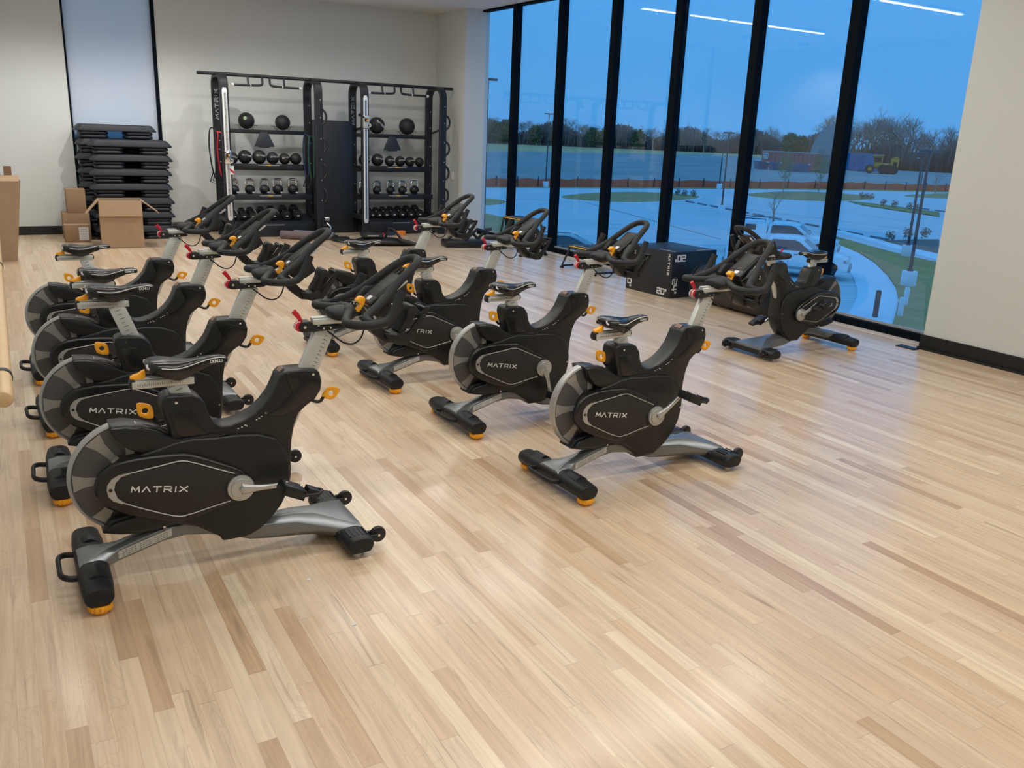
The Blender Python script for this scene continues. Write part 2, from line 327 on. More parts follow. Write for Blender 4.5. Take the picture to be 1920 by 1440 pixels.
def thing(name, loc, label, cat, rz=0.0, group=None):
    o = bpy.data.objects.new(name, None); COL.objects.link(o); o.location = loc; o.rotation_euler = (0, 0, rz)
    o.empty_display_size = 0.1
    return tag(o, label, cat, group)
def tag(o, label, cat, group=None, kind=None):
    o['label'] = label; o['category'] = cat
    if group: o['group'] = group
    if kind: o['kind'] = kind
    return o
def struct(o): o['kind'] = 'structure'; return o
def copy_tree(o, parent=None):
    c = o.copy(); COL.objects.link(c)
    if parent is not None: c.parent = parent
    for ch in list(o.children): copy_tree(ch, c)
    return c
def kids(o): return list(o.children)
def spline(pts, n=6, closed=False):
    """Catmull-Rom through points"""
    P = [Vector(p) for p in pts]; N = len(P); out = []
    for i in range(N if closed else N - 1):
        p0 = P[(i - 1) % N] if (closed or i > 0) else P[0]; p1 = P[i]; p2 = P[(i + 1) % N]
        p3 = P[(i + 2) % N] if (closed or i + 2 < N) else P[-1]
        for k in range(n):
            t = k / n
            out.append(0.5 * ((2 * p1) + (-p0 + p2) * t + (2 * p0 - 5 * p1 + 4 * p2 - p3) * t * t + (-p0 + 3 * p1 - 3 * p2 + p3) * t ** 3))
    if not closed: out.append(P[-1])
    return [tuple(q) for q in out]
def spl2(pts, n=4, closed=True): return [(q[0], q[1]) for q in spline([(a, b, 0) for a, b in pts], n, closed)]

GL = {'M': [[(0, 0), (0.08, 1), (0.5, 0.25), (0.92, 1), (1, 0)]], 'A': [[(0, 0), (0.5, 1), (1, 0)]], 'T': [[(0, 1), (1, 1)], [(0.5, 1), (0.5, 0)]],
      'R': [[(0.05, 0), (0.05, 0.62)], [(0.05, 1), (0.85, 1), (1, 0.85), (1, 0.6), (0.85, 0.42), (0.05, 0.42)], [(0.55, 0.42), (1, 0)]],
      'I': [[(0.5, 0), (0.5, 1)]], 'X': [[(0, 0), (1, 1)], [(0, 1), (1, 0)]], 'C': [[(1, 1), (0, 1), (0, 0), (1, 0)]],
      'O': [[(0, 0), (1, 0), (1, 1), (0, 1), (0, 0)]], 'N': [[(0, 0), (0, 1), (1, 0), (1, 1)]], 'L': [[(0, 1), (0, 0), (1, 0)]],
      '0': [[(0, 0), (1, 0), (1, 1), (0, 1), (0, 0)]], '2': [[(0, 1), (1, 1), (1, 0.5), (0, 0.5), (0, 0), (1, 0)]],
      '3': [[(0, 1), (1, 1), (1, 0), (0, 0)], [(0.2, 0.5), (1, 0.5)]], '4': [[(0, 1), (0, 0.4), (1, 0.4)], [(0.8, 1), (0.8, 0)]],
      '"': [[(0.3, 0.7), (0.3, 1)], [(0.7, 0.7), (0.7, 1)]], '6': [[(1, 1), (0, 1), (0, 0), (1, 0), (1, 0.5), (0, 0.5)]], '8': [[(0, 0), (1, 0), (1, 1), (0, 1), (0, 0)], [(0, 0.5), (1, 0.5)]]}
def letters(mb, text, h, w, gap, th, T, depth=0.002):
    """text in local XZ plane facing -Y, centred on the origin, then moved by T"""
    tot = sum((w * (0.35 if c in 'I"' else 1)) + gap for c in text) - gap; x = -tot / 2
    for c in text:
        cw = w * (0.35 if c in 'I"' else 1)
        for line in GL.get(c, []):
            for (a, b), (c2, d) in zip(line[:-1], line[1:]):
                p = Vector((x + a * cw, 0, (b - 0.5) * h)); q = Vector((x + c2 * cw, 0, (d - 0.5) * h))
                t = (q - p); L_ = t.length; t.normalize(); nn = Vector((-t.z, 0, t.x)) * th / 2
                p -= t * th * 0.4; q += t * th * 0.4
                vs = [p - nn, q - nn, q + nn, p + nn]
                vs = [tuple(v) for v in vs] + [(v.x, -depth, v.z) for v in vs]
                mb.add(vs, [(0, 1, 2, 3), (7, 6, 5, 4), (0, 4, 5, 1), (1, 5, 6, 2), (2, 6, 7, 3), (3, 7, 4, 0)], T)
        x += cw + gap
def TR(loc, rx=0, ry=0, rz=0, sc=(1, 1, 1)):
    return Matrix.Translation(loc) @ Matrix.Rotation(rz, 4, 'Z') @ Matrix.Rotation(ry, 4, 'Y') @ Matrix.Rotation(rx, 4, 'X') @ Matrix.Diagonal((*sc, 1))

# ------------------------------------------------------------------ room shell
WA = math.atan2(0.01529823, 0.99988298)       # window wall leans a hair off the board direction
WT = Matrix.Translation((6.847, 13.158, 0)) @ Matrix.Rotation(-PI / 2 + WA, 4, 'Z')   # local +x runs along the wall towards the camera, +y is outdoors
def fl(x0, x1, y0, y1, z0, z1, name, material):
    return struct(MB().box(x0, x1, y0, y1, z0, z1).build(name, material, smooth=False))
fl(-0.5, 7.15, -5.2, 14.3, -0.25, 0.0, 'floor', 'floor')
fl(-0.5, 6.95, -5.2, 14.24, CEIL, CEIL + 0.25, 'ceiling', 'ceiling')
# back wall with the tall shaded window opening (x 0.99..2.12)
bw = MB(); BY = 14.042
bw.box(-0.5, 0.97, BY, BY + 0.2, 0, CEIL).box(2.16, 7.1, BY, BY + 0.2, 0, CEIL)
struct(bw.build('wall_back', 'wall', smooth=False))
fl(-0.5, -0.33, -5.2, 14.3, 0, CEIL, 'wall_left', 'wall')
fl(-0.5, 7.1, -5.4, -5.2, 0, CEIL, 'wall_behind', 'wall')
# pier at the far end of the window wall and solid wall at the near end
struct(MB().box(6.56, 6.98, 12.97, BY, 0, CEIL).build('wall_right', 'wall', smooth=False))
struct(MB().box(8.62, 18.4, -0.205, 0.25, 0, CEIL, WT).build('wall_front', 'wall', smooth=False))
# baseboards
for nm, args in (('baseboard_back', (-0.33, 0.95, BY - 0.012, BY, 0, 0.12)), ('baseboard_right', (2.18, 6.56, BY - 0.012, BY, 0, 0.12)), ('baseboard_pier', (6.548, 6.56, 12.96, BY, 0, 0.12)), ('baseboard_left', (-0.33, -0.318, -5.2, 14.0, 0, 0.12))):
    fl(*args, nm, 'black_base')
struct(MB().box(8.60, 18.4, -0.219, -0.205, 0, 0.125, WT).box(8.60, 18.4, -0.245, -0.219, 0, 0.02, WT).box(8.606, 8.62, -0.205, -0.02, 0, 0.125, WT).build('baseboard_front', 'black_base', smooth=False))
# recess window on the back wall: black edges, pale roller shade
w9 = struct(MB().box(0.97, 0.995, BY - 0.004, BY + 0.14, 0, CEIL).box(2.115, 2.16, BY - 0.01, BY + 0.14, 0, CEIL).box(0.995, 2.115, BY + 0.10, BY + 0.14, 0, 0.08).build('window_9', 'alu_black', smooth=False))
MB().box(0.995, 2.115, BY + 0.06, BY + 0.065, 1.34, CEIL - 0.02).build('roller_shade', 'shade', w9, smooth=False)
MB().box(0.995, 2.115, BY + 0.15, BY + 0.16, 0.0, CEIL).build('window_pane', 'glass', w9, smooth=False)
MB().box(0.995, 2.115, BY + 0.085, BY + 0.10, 0.0, 1.36).build('lower_pane', mat('frosted_lower_pane', (0.42, 0.47, 0.50), 0.6, noise=(2, 0.05)), w9, smooth=False)

# window wall: frame pieces in wall coordinates (s along, y out, z up)
HEAD = 3.44
mull = [1.112, 2.335, 3.545, 4.765, 5.99, 7.215]
fr = MB().box(-0.10, 8.75, 0.0, 0.10, 0, 0.07, WT)
struct(fr.build('trim_1', 'alu_black', bevel=0.004, smooth=False))
struct(MB().box(-0.10, 8.75, 0.0, 0.10, HEAD, CEIL, WT).build('trim_2', 'alu_black', smooth=False))
struct(MB().box(-0.10, 0.12, 0.0, 0.10, 0.07, HEAD, WT).build('trim_3', 'alu_black', smooth=False))
struct(MB().box(8.60, 8.75, 0.0, 0.10, 0.07, HEAD, WT).build('trim_4', 'alu_black', smooth=False))
for i, s0 in enumerate(mull):
    struct(MB().box(s0, s0 + 0.115, 0.0, 0.10, 0.07, HEAD, WT).build('trim_%d' % (i + 5), 'alu_black', bevel=0.004, smooth=False))
edges = [0.12] + [q for s0 in mull for q in (s0, s0 + 0.115)] + [8.60]
for i in range(7):
    a, b = edges[2 * i], edges[2 * i + 1]
    w = struct(MB().box(a, b, 0.060, 0.072, 0.07, HEAD, WT).build('window_%d' % (i + 1), 'glass', smooth=False))
    MB().box(a, b, 0.052, 0.080, 0.07, 0.09, WT).build('window_frame', 'grey_trim', w, smooth=False)
# floor end strip along the glass (paler border board)
struct(MB().box(0.0, 8.6, -0.10, 0.0, 0.0, 0.004, WT).build('trim_12', mat('pale_border_board', (0.66, 0.58, 0.50), 0.4, noise=(4, 0.05)), smooth=False))
tag(MB().box(8.46, 8.64, -0.34, -0.255, 0.0, 0.008, WT).build('floor_plate', 'black_base', bevel=0.002), 'small black floor plate at the end of the black baseboard', 'floor plate')
tag(MB().box(6.535, 6.56, 13.30, 13.37, 0.86, 0.98).build('wall_outlet', 'white', bevel=0.004), 'small white electrical outlet on the pier right of the rack', 'outlet')
# curved lowered ceiling edge, far right
cv = MB(); pl = [(3.2, 13.0)]
pl = [(4.3 + 2.35 * math.cos(a) * 0.72, 10.4 + 3.2 * math.sin(a)) for a in [k * 2 * PI / 40 for k in range(40)]]
struct(cv.prism(pl, CEIL - 0.03, CEIL, 'z').build('trim_13', 'ceiling', smooth=False))

# ------------------------------------------------------------------ ceiling lamps
for ri, (ly, segs) in enumerate(LIGHT_ROWS):
    for si, (x0, x1) in enumerate(segs):
        z = CEIL - 0.005
        t = thing('linear_ceiling_light', ((x0 + x1) / 2, ly, z), '%s linear ceiling light from the left, %s row from the rack' % (['first', 'second', 'third'][si], ['nearest', 'second', 'third', 'fourth', 'fifth'][ri]), 'ceiling light', group='linear ceiling lights')
        hw = (x1 - x0) / 2
        MB().box(-hw, hw, -0.05, 0.05, -0.03, 0.004).build('light_housing', 'alu_black', t, smooth=False)
        MB().box(-hw + 0.01, hw - 0.01, -0.035, 0.035, -0.04, -0.031).build('diffuser', 'lamp', t, smooth=False)
        L = bpy.data.lights.new('lamp_light', 'AREA'); L.shape = 'RECTANGLE'; L.size = x1 - x0; L.size_y = 0.07
        L.energy = LAMP_POWER * (x1 - x0) / 2.0; L.color = LAMP_COL
        lo = bpy.data.objects.new('lamp_light', L); COL.objects.link(lo); lo.parent = t; lo.location = (0, 0, -0.045)
# added fill lights out of view, put in to brighten the back wall
for k, (dx, en) in enumerate(((0.5, 125.0), (2.0, 135.0), (3.5, 150.0), (5.0, 105.0))):
    t = thing('back_fill_light', (dx, 12.2, CEIL), '%s added fill light from the left, out of view, brightening the back wall' % (['first', 'second', 'third', 'fourth'][k]), 'ceiling light', group='added fill lights')
    MB().loft([[(r * math.cos(a), r * math.sin(a), z) for a in [2 * PI * q / 24 for q in range(24)]] for r, z in ((0.085, 0.0), (0.095, 0.0), (0.095, -0.06), (0.085, -0.06))], loop=True).build('fill_light_can', 'alu_black', t)  # can keeps the added lamp out of the window reflections
    L = bpy.data.lights.new('back_fill_lamp', 'SPOT'); L.spot_size = math.radians(150); L.spot_blend = 0.6; L.shadow_soft_size = 0.03; L.energy = en; L.color = LAMP_COL
    lo = bpy.data.objects.new('back_fill_lamp', L); COL.objects.link(lo); lo.parent = t; lo.location = (0, 0, -0.022)
# ------------------------------------------------------------------ exercise bike (local x forward, right side is -y)
X0 = 0.65
def sh(p): return [(a - X0, b) for a, b in p]
def make_bike():
    t = thing('exercise_bike', (0, 0, 0), 'bike', 'exercise bike', group='indoor cycling bikes')
    # base: arched painted casting, one loft along x
    def ring(x, zt, zb, hw, c=0.3):
        x -= X0; h = (zt - zb); q = min(hw, h) * c
        return [(x, -hw, zb + q), (x, -hw + q, zb), (x, hw - q, zb), (x, hw, zb + q), (x, hw, zt - q * 1.4), (x, hw - q * 1.8, zt), (x, -hw + q * 1.8, zt), (x, -hw, zt - q * 1.4)]
    base = MB().loft([ring(0.105, 0.108, 0.075, 0.085), ring(0.15, 0.122, 0.07, 0.082), ring(0.19, 0.128, 0.065, 0.066), ring(0.24, 0.137, 0.072, 0.036), ring(0.32, 0.160, 0.095, 0.032), ring(0.40, 0.182, 0.118, 0.032),
                      ring(0.48, 0.190, 0.128, 0.034), ring(0.56, 0.175, 0.115, 0.036), ring(0.64, 0.150, 0.090, 0.038), ring(0.72, 0.138, 0.062, 0.042), ring(0.80, 0.140, 0.052, 0.050), ring(0.90, 0.142, 0.048, 0.066),
                      ring(0.98, 0.132, 0.044, 0.088), ring(1.05, 0.114, 0.040, 0.125), ring(1.10, 0.100, 0.038, 0.150), ring(1.145, 0.090, 0.042, 0.158)])
    base.build('base_frame', 'silver_paint', t, bevel=0.004)
    st = MB()
    c, s_ = math.cos(math.atan2(-0.06, 0.13)), 0
    for (p, q) in (((0.245, -0.0335), (0.40, -0.0335)),):
        vs = [(0.225 - X0, -0.037, 0.082), (0.43 - X0, -0.0335, 0.140), (0.43 - X0, -0.0335, 0.170), (0.225 - X0, -0.037, 0.112)]
        st.add(vs + [(a, b + 0.003, z) for a, b, z in vs], [(0, 1, 2, 3), (4, 7, 6, 5), (0, 4, 5, 1), (2, 6, 7, 3), (1, 5, 6, 2), (3, 7, 4, 0)])
    sk = st.build('safety_label', 'label', t, smooth=False)
    ln = MB()
    for k in range(16):
        f = 0.14 + k * 0.05
        if k in (5, 10): continue
        x = 0.225 + 0.205 * f - X0; y = -0.037 + 0.0035 * f - 0.0006; z = 0.082 + 0.058 * f
        for j in range(3): ln.add([(x, y, z + 0.005 + j * 0.008), (x + 0.007, y, z + 0.007 + j * 0.008), (x + 0.007, y, z + 0.009 + j * 0.008), (x, y, z + 0.007 + j * 0.008)], [(0, 1, 2, 3)])
    ln.build('label_print', 'tick', sk, smooth=False)
    # rear stabiliser
    def bar(y0, y1, x0, x1, z0, z1, dz=0.0):
        prof = spl2([(x0, (z0 + z1) / 2), (x0 + 0.012, z1 - 0.01), (x0 + 0.035, z1), (x1 - 0.035, z1), (x1 - 0.010, z1 - 0.012), (x1, (z0 + z1) / 2), (x1 - 0.012, z0 + 0.008), (x1 - 0.03, z0), (x0 + 0.03, z0), (x0 + 0.012, z0 + 0.008)], 3)
        rings = []
        n = 7
        for i in range(n):
            f = i / (n - 1); y = y0 + (y1 - y0) * f; e = abs(2 * f - 1)
            sc = 1.0 if e < 0.7 else 1.0 - 0.12 * ((e - 0.7) / 0.3) ** 2
            cx, cz = (x0 + x1) / 2, (z0 + z1) / 2
            rings.append([(cx + (a - cx) * sc - X0, y, cz + (b - cz) * sc - dz * e * e) for a, b in prof])
        return MB().loft(rings)
    rs = bar(-0.275, 0.275, 0.095, 0.205, 0.038, 0.110, 0.006).build('rear_stabilizer', 'rubber', t, bevel=0.006)
    for sgn in (-1, 1):
        lf = MB(); n = 14
        pl = [(0.152 - X0 + (0.041 if k % 2 else 0.035) * math.cos(PI * k / n), sgn * 0.243 + (0.041 if k % 2 else 0.035) * math.sin(PI * k / n)) for k in range(2 * n)]
        lf.prism(pl, 0.012, 0.033, 'z').cyl((0.152 - X0, sgn * 0.243, 0.006), 0.024, 0.012, seg=20).cyl((0.152 - X0, sgn * 0.243, 0.038), 0.010, 0.02)
        lf.build('leveling_foot', 'orange', rs, bevel=0.0015)
    for k in (-0.05, 0.05):
        MB().prism(sh([(0.115, 0.100), (0.150, 0.122), (0.165, 0.120), (0.195, 0.100)]), k * 3 - 0.045, k * 3 + 0.045).build('stabilizer_cap', 'rubber', rs, bevel=0.004)
    hd = MB().tube(spline([(0.10 - X0, -0.10, 0.070), (0.065 - X0, -0.098, 0.076), (0.045 - X0, -0.07, 0.080), (0.043 - X0, 0.0, 0.080), (0.045 - X0, 0.07, 0.080), (0.065 - X0, 0.098, 0.076), (0.10 - X0, 0.10, 0.070)], 5), 0.009, 10, flat=(1, 1.3))
    hd.build('carry_handle', 'rubber', rs)
    # front stabiliser end caps with treads and transport wheels
    fs = MB().box(1.045 - X0, 1.150 - X0, -0.16, 0.16, 0.030, 0.070).build('front_stabilizer', 'rubber', t, bevel=0.006)
    for sgn in (-1, 1):
        y0, y1 = sorted((sgn * 0.135, sgn * 0.268))
        cp = bar(y0, y1, 1.040, 1.158, 0.022, 0.090, 0.0).build('end_cap', 'rubber', fs, bevel=0.006)
        rb = MB()
        for k in range(5): rb.box(1.062 + k * 0.018 - X0, 1.066 + k * 0.018 - X0, sgn * 0.20 - 0.035, sgn * 0.20 + 0.035, 0.0885, 0.0925)
        rb.build('tread_ribs', 'iron', fs, smooth=False)
        MB().cyl((1.09 - X0, sgn * 0.235, 0.012), 0.018, 0.024).build('leveling_glide', 'silver_trim', fs, bevel=0.002)
        wh = MB().cyl((1.192 - X0, sgn * 0.20, 0.062), 0.033, 0.022, 'y', 28)
        wh.build('transport_wheel', 'iron', fs, bevel=0.005)
        MB().cyl((1.192 - X0, sgn * 0.20 - 0.013, 0.062), 0.006, 0.006, 'y', 12).cyl((1.192 - X0, sgn * 0.20 + 0.013, 0.062), 0.006, 0.006, 'y', 12).build('wheel_axle', 'chrome', fs, bevel=0.001)
        MB().box(1.145 - X0, 1.185 - X0, sgn * 0.20 - 0.028, sgn * 0.20 - 0.016, 0.048, 0.072).build('wheel_bracket', 'rubber', fs, bevel=0.003)
        MB().box(1.145 - X0, 1.185 - X0, sgn * 0.20 + 0.016, sgn * 0.20 + 0.028, 0.048, 0.072).build('wheel_bracket', 'rubber', fs, bevel=0.003)
    # main shell
    outline = [(0.246, 0.606), (0.30, 0.604), (0.354, 0.592), (0.40, 0.572), (0.437, 0.545), (0.452, 0.535), (0.445, 0.575), (0.432, 0.620), (0.424, 0.655), (0.428, 0.683), (0.448, 0.695), (0.534, 0.690), (0.556, 0.680), (0.578, 0.648), (0.588, 0.605), (0.605, 0.572), (0.632, 0.556),
               (0.665, 0.556), (0.710, 0.568), (0.753, 0.589), (0.792, 0.620), (0.822, 0.656), (0.842, 0.694), (0.856, 0.728), (0.876, 0.744), (0.94, 0.744), (1.000, 0.738), (1.012, 0.728), (1.020, 0.690), (1.015, 0.655), (0.992, 0.620), (0.950, 0.592), (0.925, 0.570), (0.906, 0.525), (0.894, 0.465), (0.888, 0.385),
               (0.887, 0.318), (0.874, 0.254), (0.843, 0.194), (0.800, 0.145), (0.755, 0.108), (0.724, 0.094), (0.700, 0.086), (0.612, 0.086), (0.600, 0.108), (0.520, 0.165), (0.450, 0.190), (0.380, 0.182), (0.313, 0.178), (0.250, 0.188), (0.191, 0.204), (0.22, 0.248), (0.299, 0.262), (0.32, 0.30), (0.25, 0.38), (0.30, 0.47), (0.345, 0.492), (0.30, 0.515), (0.262, 0.560)]
    body = MB().prism(sh(outline), -0.052, 0.052).build('body_shell', 'body', t, bevel=0.013, seg=3)
    # lower belly cover, wider
    belly = [(0.335, 0.492), (0.40, 0.505), (0.455, 0.520), (0.52, 0.528), (0.60, 0.520), (0.68, 0.520), (0.76, 0.512), (0.83, 0.485), (0.868, 0.43), (0.880, 0.37), (0.880, 0.318), (0.866, 0.256), (0.836, 0.198), (0.780, 0.140), (0.715, 0.098), (0.625, 0.098), (0.605, 0.118), (0.520, 0.176), (0.44, 0.202), (0.313, 0.192), (0.205, 0.212), (0.228, 0.240), (0.310, 0.256), (0.36, 0.36)]
    MB().prism(sh(belly), -0.070, 0.070).build('belly_cover', 'body', body, bevel=0.010, seg=3)
    # fender side ridge over the flywheel
    ridge = [(0.249, 0.600), (0.30, 0.599), (0.35, 0.587), (0.40, 0.567), (0.437, 0.545), (0.47, 0.530), (0.60, 0.533), (0.66, 0.528), (0.55, 0.503), (0.44, 0.500), (0.345, 0.495), (0.30, 0.517), (0.264, 0.562)]
    MB().prism(sh(ridge), -0.066, 0.066).build('fender_ridge', 'body', body, bevel=0.006, seg=2)
    # seat housing and head collars: slightly raised inset panels
    MB().prism(sh([(0.452, 0.640), (0.520, 0.640), (0.535, 0.615), (0.555, 0.560), (0.590, 0.525), (0.52, 0.51), (0.47, 0.545), (0.458, 0.59)]), -0.0555, 0.0555).build('seat_tube_cover', 'housing', body, bevel=0.004)
    MB().prism(sh([(0.874, 0.742), (0.885, 0.700), (0.90, 0.66), (0.86, 0.615), (0.80, 0.575), (0.86, 0.57), (0.93, 0.60), (0.985, 0.628), (1.006, 0.66), (1.010, 0.695), (0.96, 0.715)]), -0.0555, 0.0555).build('head_tube_cover', 'housing', body, bevel=0.004)
    MB().prism(sh([(0.850, 0.700), (0.861, 0.733), (0.878, 0.749), (0.884, 0.744), (0.870, 0.727), (0.858, 0.698)]), -0.022, 0.022).build('warning_label', 'tick', body, bevel=0.001)
    MB().prism(sh([(0.861, 0.737), (0.874, 0.7515), (0.879, 0.7515), (0.866, 0.7355)]), -0.020, 0.020).build('warning_stripe', 'mulch', body)
    for (x, z) in ((0.475, 0.668), (0.985, 0.722), (0.712, 0.104), (0.400, 0.198), (0.865, 0.33)):
        for sgn in (-1, 1): MB().cyl((x - X0, sgn * (0.0535 if z > 0.6 or z < 0.12 else 0.0705), z), 0.005, 0.006, 'y', 10).build('shell_screw', 'chrome', body)
    # dots and grille marks on the curved beam
    dm = MB()
    for sgn in (-1, 1):
        for (x, z) in ((0.690, 0.548), (0.704, 0.552), (0.716, 0.558), (0.722, 0.554), (0.760, 0.574), (0.770, 0.579), (0.780, 0.584), (0.796, 0.596)):
            dm.box(x - X0 - 0.003, x - X0 + 0.003, sgn * 0.0528 - 0.0008, sgn * 0.0528 + 0.0008, z - 0.010, z - 0.007)
    dm.build('beam_print', 'white', body, smooth=False)
    # belt housing, panel, outline and lettering on both sides
    hous = spl2([(0.178, 0.395), (0.182, 0.36), (0.204, 0.322), (0.25, 0.290), (0.34, 0.250), (0.44, 0.217), (0.50, 0.217), (0.60, 0.240), (0.69, 0.262), (0.725, 0.318), (0.69, 0.380), (0.60, 0.432), (0.51, 0.475), (0.45, 0.485), (0.335, 0.489), (0.25, 0.478), (0.205, 0.452), (0.184, 0.42)], 3)
    pan = [(0.243, 0.385), (0.250, 0.410), (0.272, 0.428), (0.30, 0.434), (0.40, 0.446), (0.462, 0.452), (0.502, 0.445), (0.60, 0.400), (0.655, 0.372), (0.70, 0.318), (0.636, 0.273), (0.56, 0.259), (0.489, 0.246), (0.441, 0.248), (0.35, 0.289), (0.264, 0.333), (0.247, 0.358)]
    for sgn in (-1, 1):
        ya, yb = sgn * 0.060, sgn * 0.092
        bh = MB().prism(sh(hous), ya, yb).build('belt_housing', 'housing', t, bevel=0.012, seg=3)
        MB().prism(sh(pan), sgn * 0.088, sgn * 0.0955).build('side_panel', 'panel', bh, bevel=0.003)
        tr = MB().prism(sh([(0.300, 0.440), (0.262, 0.437), (0.236, 0.425), (0.220, 0.404), (0.217, 0.385), (0.221, 0.360), (0.236, 0.341), (0.262, 0.326), (0.272, 0.329), (0.250, 0.350), (0.241, 0.385), (0.248, 0.410), (0.268, 0.429), (0.300, 0.436)]), sgn * 0.090, sgn * 0.0965)
        for seg_ in ([(0.298, 0.438), (0.40, 0.450), (0.462, 0.457), (0.502, 0.449), (0.60, 0.404), (0.659, 0.377)], [(0.268, 0.328), (0.35, 0.285), (0.441, 0.244), (0.489, 0.242), (0.56, 0.255), (0.639, 0.269)]):
            tr.tube(spline([(a - X0, sgn * 0.0945, b) for a, b in seg_], 5), 0.0024, 6)
        tr.build('panel_trim', 'silver_trim', bh)
        MB().cyl((0.2295 - X0, sgn * 0.096, 0.385), 0.006, 0.006, 'y', 14).build('trim_screw', 'iron', bh)
        lt = MB(); ang = math.radians(9.5)
        T = TR((0.392 - X0, sgn * 0.0957, 0.361), ry=ang) if sgn < 0 else TR((0.392 - X0, sgn * 0.0957, 0.361), rz=PI) @ TR((0, 0, 0), ry=-ang)
        letters(lt, 'MATRIX', 0.020, 0.026, 0.0105, 0.0045, T, 0.0012)
        lt.build('lettering', 'white', bh, smooth=False)
    # flywheel with light spokes behind a clear guard, silver rim
    FC = (0.314, 0.397); FR = 0.212
    fw = MB().cyl((FC[0] - X0, 0, FC[1]), FR - 0.012, 0.030, 'y', 64).build('flywheel', 'wheel_dark', t, bevel=0.004)
    sp = MB()
    for a in (92, 128, 180, 232, 268):
        a = math.radians(a); ca, sa = math.cos(a), math.sin(a)
        pl = []
        for rr, w in ((0.085, 0.014), (0.12, 0.013), (0.16, 0.018), (0.198, 0.032)): pl.append((rr, w))
        poly = [(FC[0] - X0 + r_ * ca - w * sa, FC[1] + r_ * sa + w * ca) for r_, w in pl] + [(FC[0] - X0 + r_ * ca + w * sa, FC[1] + r_ * sa - w * ca) for r_, w in reversed(pl)]
        sp.prism(poly, -0.0175, 0.0175)
    sp.build('flywheel_spokes', 'wheel_light', fw)
    gd = MB(); A0, A1, n = math.radians(107), math.radians(238), 36
    rings = []
    for k in range(n + 1):
        a = A0 + (A1 - A0) * k / n; ca, sa = math.cos(a), math.sin(a)
        rings.append([(FC[0] - X0 + r_ * ca, y, FC[1] + r_ * sa) for r_, y in ((FR - 0.006, -0.022), (FR + 0.001, -0.019), (FR + 0.004, -0.010), (FR + 0.004, 0.010), (FR + 0.001, 0.019), (FR - 0.006, 0.022), (FR - 0.009, 0.0195), (FR - 0.002, 0.008), (FR - 0.002, -0.008), (FR - 0.009, -0.0195))])
    gd.loft(rings); g1 = gd.build('guard_rim', 'silver_trim', fw)
    cvr = MB()
    for sgn in (-1, 1):
        rr = [[(FC[0] - X0 + r_ * math.cos(A0 + (A1 - A0) * k / n), sgn * y, FC[1] + r_ * math.sin(A0 + (A1 - A0) * k / n)) for r_, y in ((0.10, 0.030), (FR - 0.007, 0.025), (FR - 0.007, 0.027), (0.10, 0.032))] for k in range(n + 1)]
        cvr.loft(rr)
    cvr.build('clear_guard', 'guard', fw)
    # cranks and pedals (axle is the origin so they can turn)
    AX = (0.678 - X0, 0.318)
    for sgn in (-1, 1):
        cm = MB().cyl((0, sgn * 0.103, 0), 0.051, 0.014, 'y', 40).cyl((0, sgn * 0.112, 0), 0.040, 0.012, 'y', 32)
        rg = []
        for x, hw, th in ((0.0, 0.024, 0.010), (0.03, 0.017, 0.010), (0.07, 0.0115, 0.009), (0.12, 0.010, 0.008), (0.16, 0.011, 0.008), (0.178, 0.009, 0.007)):
            y = 0.118 + 0.012 * min(1, x / 0.1)
            rg.append([(x, sgn * (y - th), -hw * 0.8), (x, sgn * (y - th), hw * 0.8), (x, sgn * (y + th * 0.4), hw), (x, sgn * (y + th), hw * 0.5), (x, sgn * (y + th), -hw * 0.5), (x, sgn * (y + th * 0.4), -hw)])
        cm.loft(rg)
        ca = cm.build('crank_arm', 'crank', t, bevel=0.003); ca.location = (AX[0], 0, AX[1])
        ca['side'] = sgn
        MB().cyl((0, sgn * 0.128, 0), 0.009, 0.006, 'y', 16).build('crank_bolt', 'silver_trim', ca, bevel=0.001)
        # pedal: body, cage, cleat, spindle, reflector clips
        pd = MB().cyl((0, sgn * 0.18, 0), 0.011, 0.10, 'y', 12)
        pd.box(-0.040, 0.040, sgn * 0.19 - 0.040, sgn * 0.19 + 0.040, -0.020, 0.020)
        for xx in (-0.044, 0.040): pd.box(xx, xx + 0.005, sgn * 0.19 - 0.044, sgn * 0.19 + 0.044, -0.020, 0.018)
        for yy in (-0.044, 0.038): pd.box(-0.044, 0.045, sgn * 0.19 + yy, sgn * 0.19 + yy + 0.006, -0.012, 0.010)
        pd.tube(spline([(0.044, sgn * 0.19 - 0.03, 0.0), (0.095, sgn * 0.19 - 0.028, 0.018), (0.115, sgn * 0.19, 0.03), (0.095, sgn * 0.19 + 0.028, 0.018), (0.044, sgn * 0.19 + 0.03, 0.0)], 4), 0.008, 8)
        pd.box(0.055, 0.105, sgn * 0.19 - 0.026, sgn * 0.19 + 0.026, 0.004, 0.030)
        po = pd.build('pedal', 'iron', ca, bevel=0.002); po.location = (0.170, 0, 0)
        ml = MB().cyl((0.012, sgn * 0.19 - 0.02, -0.012), 0.006, 0.01, 'z', 10).cyl((-0.012, sgn * 0.19 + 0.02, -0.012), 0.006, 0.01, 'z', 10).tube([(0.0, sgn * 0.19 - 0.03, -0.016), (0.0, sgn * 0.19 + 0.03, -0.016)], 0.004, 8).box(0.025, 0.033, sgn * 0.19 - 0.008, sgn * 0.19 + 0.008, -0.02, -0.008).cyl((-0.03, sgn * 0.19, 0.0215), 0.006, 0.01, 'z', 10).cyl((0.03, sgn * 0.19, 0.0215), 0.006, 0.01, 'z', 10)
        mo = ml.build('pedal_cleat', 'chrome', ca, bevel=0.001); mo.location = (0.170, 0, 0)
    # seat post (leans back), slider, saddle
    lean = math.radians(-20)
    def along(x, z, d): return (x + math.sin(lean) * d, z + math.cos(lean) * d)
